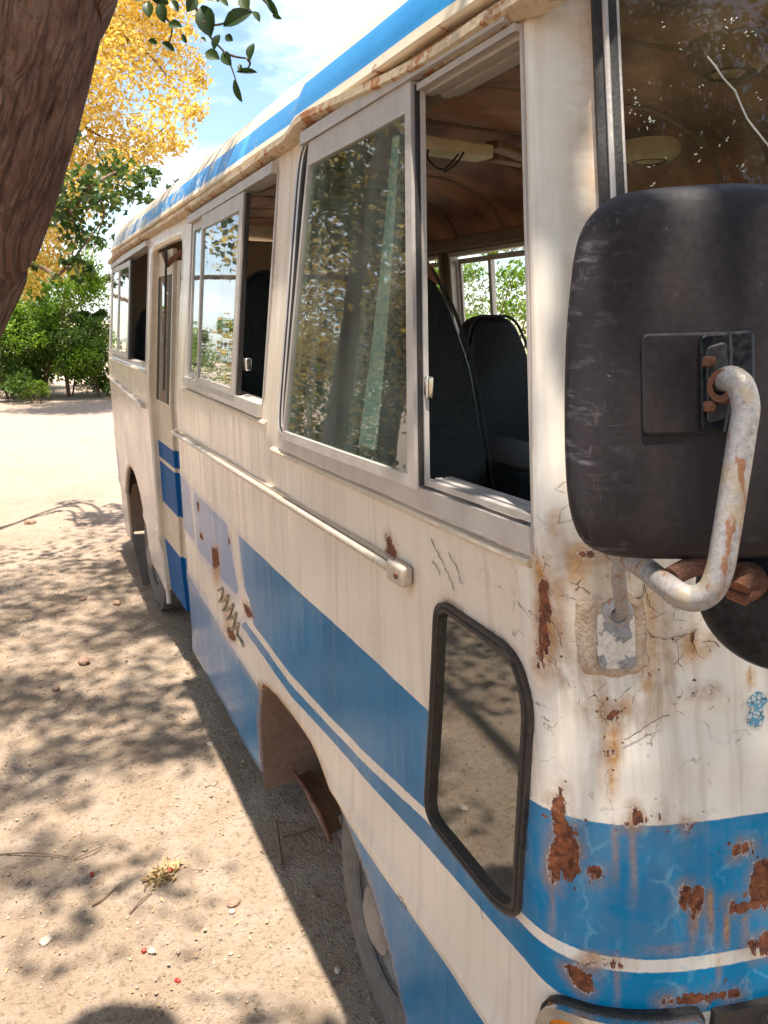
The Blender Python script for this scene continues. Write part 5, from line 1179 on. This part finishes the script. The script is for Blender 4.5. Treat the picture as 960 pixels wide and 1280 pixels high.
for i,(x,y,h,w) in enumerate([(-2.6,21.5,2.2,3.2),(.3,23.5,2.0,3.0),(3.6,20.5,2.4,3.4),(6.8,22.5,2.8,3.8),(11.5,19.5,3.0,4.0),(-6.2,19.0,2.4,3.6),(-10,15,2.6,4.0),(12.5,12,3.0,4.0)]):
    bush(['grey green scrub bush far behind the bus, left of the tall bright bush','low far bush in the gap right behind the tall bright bush','rounded far bush hidden mostly by the bus body','far scrub bush showing through the rear windows of the bus','tall far bush beyond the right end of the bus windows','far bush at the back left of the yard','far olive bush at the left edge of the yard','far bush off the front right of the bus'][i],x,y,h,w,[M_LEAF_OLIVE,M_LEAF_LIME,M_LEAF_DEEP][i%3],7000,.12,2.3,seed=100+i)
# ================================================================ things lying on the ground
def lump(name,c,r,m,seed,flat=.6):
    bm=bmesh.new(); bmesh.ops.create_icosphere(bm,subdivisions=3,radius=1); rs=random.Random(seed); sx,sy=rs.uniform(.8,1.3),rs.uniform(.7,1.1); a=rs.uniform(0,3)
    for v in bm.verts:
        k=1+.22*mnoise.noise(v.co*1.6+Vector((seed,0,0)))+.08*mnoise.noise(v.co*4+Vector((seed,3,0))); p=v.co*k
        v.co=Vector((p.x*sx,p.y*sy,p.z*flat))*r; v.co.rotate(Matrix.Rotation(a,3,'Z'))
    me=bpy.data.meshes.new(name); bm.to_mesh(me); bm.free(); me.materials.append(m); me.polygons.foreach_set('use_smooth',[True]*len(me.polygons))
    o=bpy.data.objects.new(name,me); o.location=(c[0],c[1],c[2]+r*flat*.55); return link(o)
ST=[((58,1178),.020,M_STONE,'flat pale stone in the dappled light at the lower left'),((292,1130),.016,M_STONE_BROWN,'brown stone midway between the dry leaf tuft and the front tyre'),((190,1190),.012,M_STONE,'white pebble touching a red berry'),((422,1214),.013,M_STONE,'pale pebble in the shade beside the front tyre'),((262,933),.018,M_STONE,'dusty stone at the edge of the bus shadow below the door'),((105,828),.030,M_STONE_BROWN,'dark brown stone in the shade well left of the bus'),((70,862),.024,M_STONE_BROWN,'brown stone in the shade nearest the left edge'),((146,755),.026,M_STONE_BROWN,'dark stone lying halfway between left edge and rear wheel'),((104,750),.024,M_STONE_BROWN,'small dark stone left of the rear wheel, at the rim of the shade'),((393,1121),.012,M_STONE_BROWN,'reddish stone in the shade behind the front tyre'),((38,655),.05,M_STONE_BROWN,'lone stone far out in the sunlit yard'),((290,1140),.010,M_STONE,'tiny pale stone beside the brown stone')]
for i,(p,r,m,lb) in enumerate(ST): tag(lump('stone',on_z(*p),r,m,i+1),lb,'stone','stones lying in the yard')
for i,(p,lb) in enumerate([((115,1094),'red berry lying alone in the sunlit dirt, farthest from the camera'),((180,1190),'red berry touching a white pebble'),((222,1228),'red berry nearest the bottom of the picture'),((213,1064+25),'red berry beside the dry leaf tuft')]): tag(lump('berry',on_z(*p),.0085,M_BERRY,50+i,.95),lb,'berry','fallen red berries')
def stick(px,r,lb,name='twig',lift=.006):
    c=on_z(*px[0]); mb=MB(); pts=[on_z(x,y,lift+(.006 if 0<i<len(px)-1 else 0)) for i,(x,y) in enumerate(px)]; limb(mb,pts,r,r*.5,7); o=mb.build(name,M_TWIG); tag(o,lb,'twig','fallen twigs'); return o
stick([(115,1132),(130,1122),(152,1103)],.0035,'short dark twig left of the dry leaf tuft')
stick([(0,1068),(40,1066),(85,1071)],.0032,'long straight twig reaching in from the left edge')
stick([(92,1074),(110,1066),(128,1058)],.003,'curved twig next to the end of the long straight one')
stick([(162,1142),(176,1126),(190,1116)],.003,'thin twig just below the dry leaf tuft')
stick([(256,984),(272,979)],.004,'tiny twig lying in full sun')
stick([(352,1046),(372,1042),(395,1034)],.004,'grey twig on the shaded ground under the wheel arch')
mb=MB(); a=on_z(352,1080,.004); b_=on_z(345,1040,.004); limb(mb,[a,(a+b_)/2+np.array([0,0,.03]),b_+np.array([0,0,.05])],.007,.006,7); tag(mb.build('stick',M_TWIG),'pale upright stick end at the edge of the bus shadow','stick','fallen twigs')
C=clumps([on_z(205,1093,.012),on_z(215,1080,.012),on_z(190,1100,.01)],.055,26); C[:,2]=np.abs(C[:,2]-.01)*.25+.006
o=leaf_object('dry_leaf_tuft',C,.038,M_DRY,None,3.2); tag(o,'small tuft of dry curled leaves on the sunlit dirt','leaf tuft')
rs=np.random.default_rng(5); n=1500; C=np.stack([rs.uniform(-1.6,.72,n),rs.uniform(.9,6.5,n),np.full(n,.010)],1); o=leaf_object('leaf_litter',C,.016,M_DRY,None,2.4,up=4,rs=rs); tag(o,'scattered dry leaf crumbs over the dirt','leaf litter',kind='stuff')
M_CRUMB=simple('dirt_crumb',(.24,.16,.10),(.50,.40,.30),9,.9,bumpv=.2)
def gravel():
    rs=np.random.default_rng(9); V=[];F=[]
    for _ in range(5200):
        x,y=rs.uniform(-1.5,1.3),rs.uniform(.9,7.5); r=rs.uniform(.0025,.0075)*(1 if rs.random()<.96 else 1.8); b=len(V); z=mnoise.noise((x*.9,y*.9,.3))*.018+mnoise.noise((x*4,y*4,7))*.006
        for (p,q,s) in ((1,0,0),(0,1,0),(-1,0,0),(0,-1,0),(0,0,.8),(0,0,-.8)): V.append((x+r*p*rs.uniform(.7,1.3),y+r*q*rs.uniform(.7,1.3),z+r*.4+r*s*.8))
        F+=[(b,b+1,b+4),(b+1,b+2,b+4),(b+2,b+3,b+4),(b+3,b,b+4),(b+1,b,b+5),(b+2,b+1,b+5),(b+3,b+2,b+5),(b,b+3,b+5)]
    o=mesh_obj('gravel',V,F,M_CRUMB,None,False); tag(o,'loose pebbles and grit scattered over the dirt','gravel',kind='stuff')
gravel()
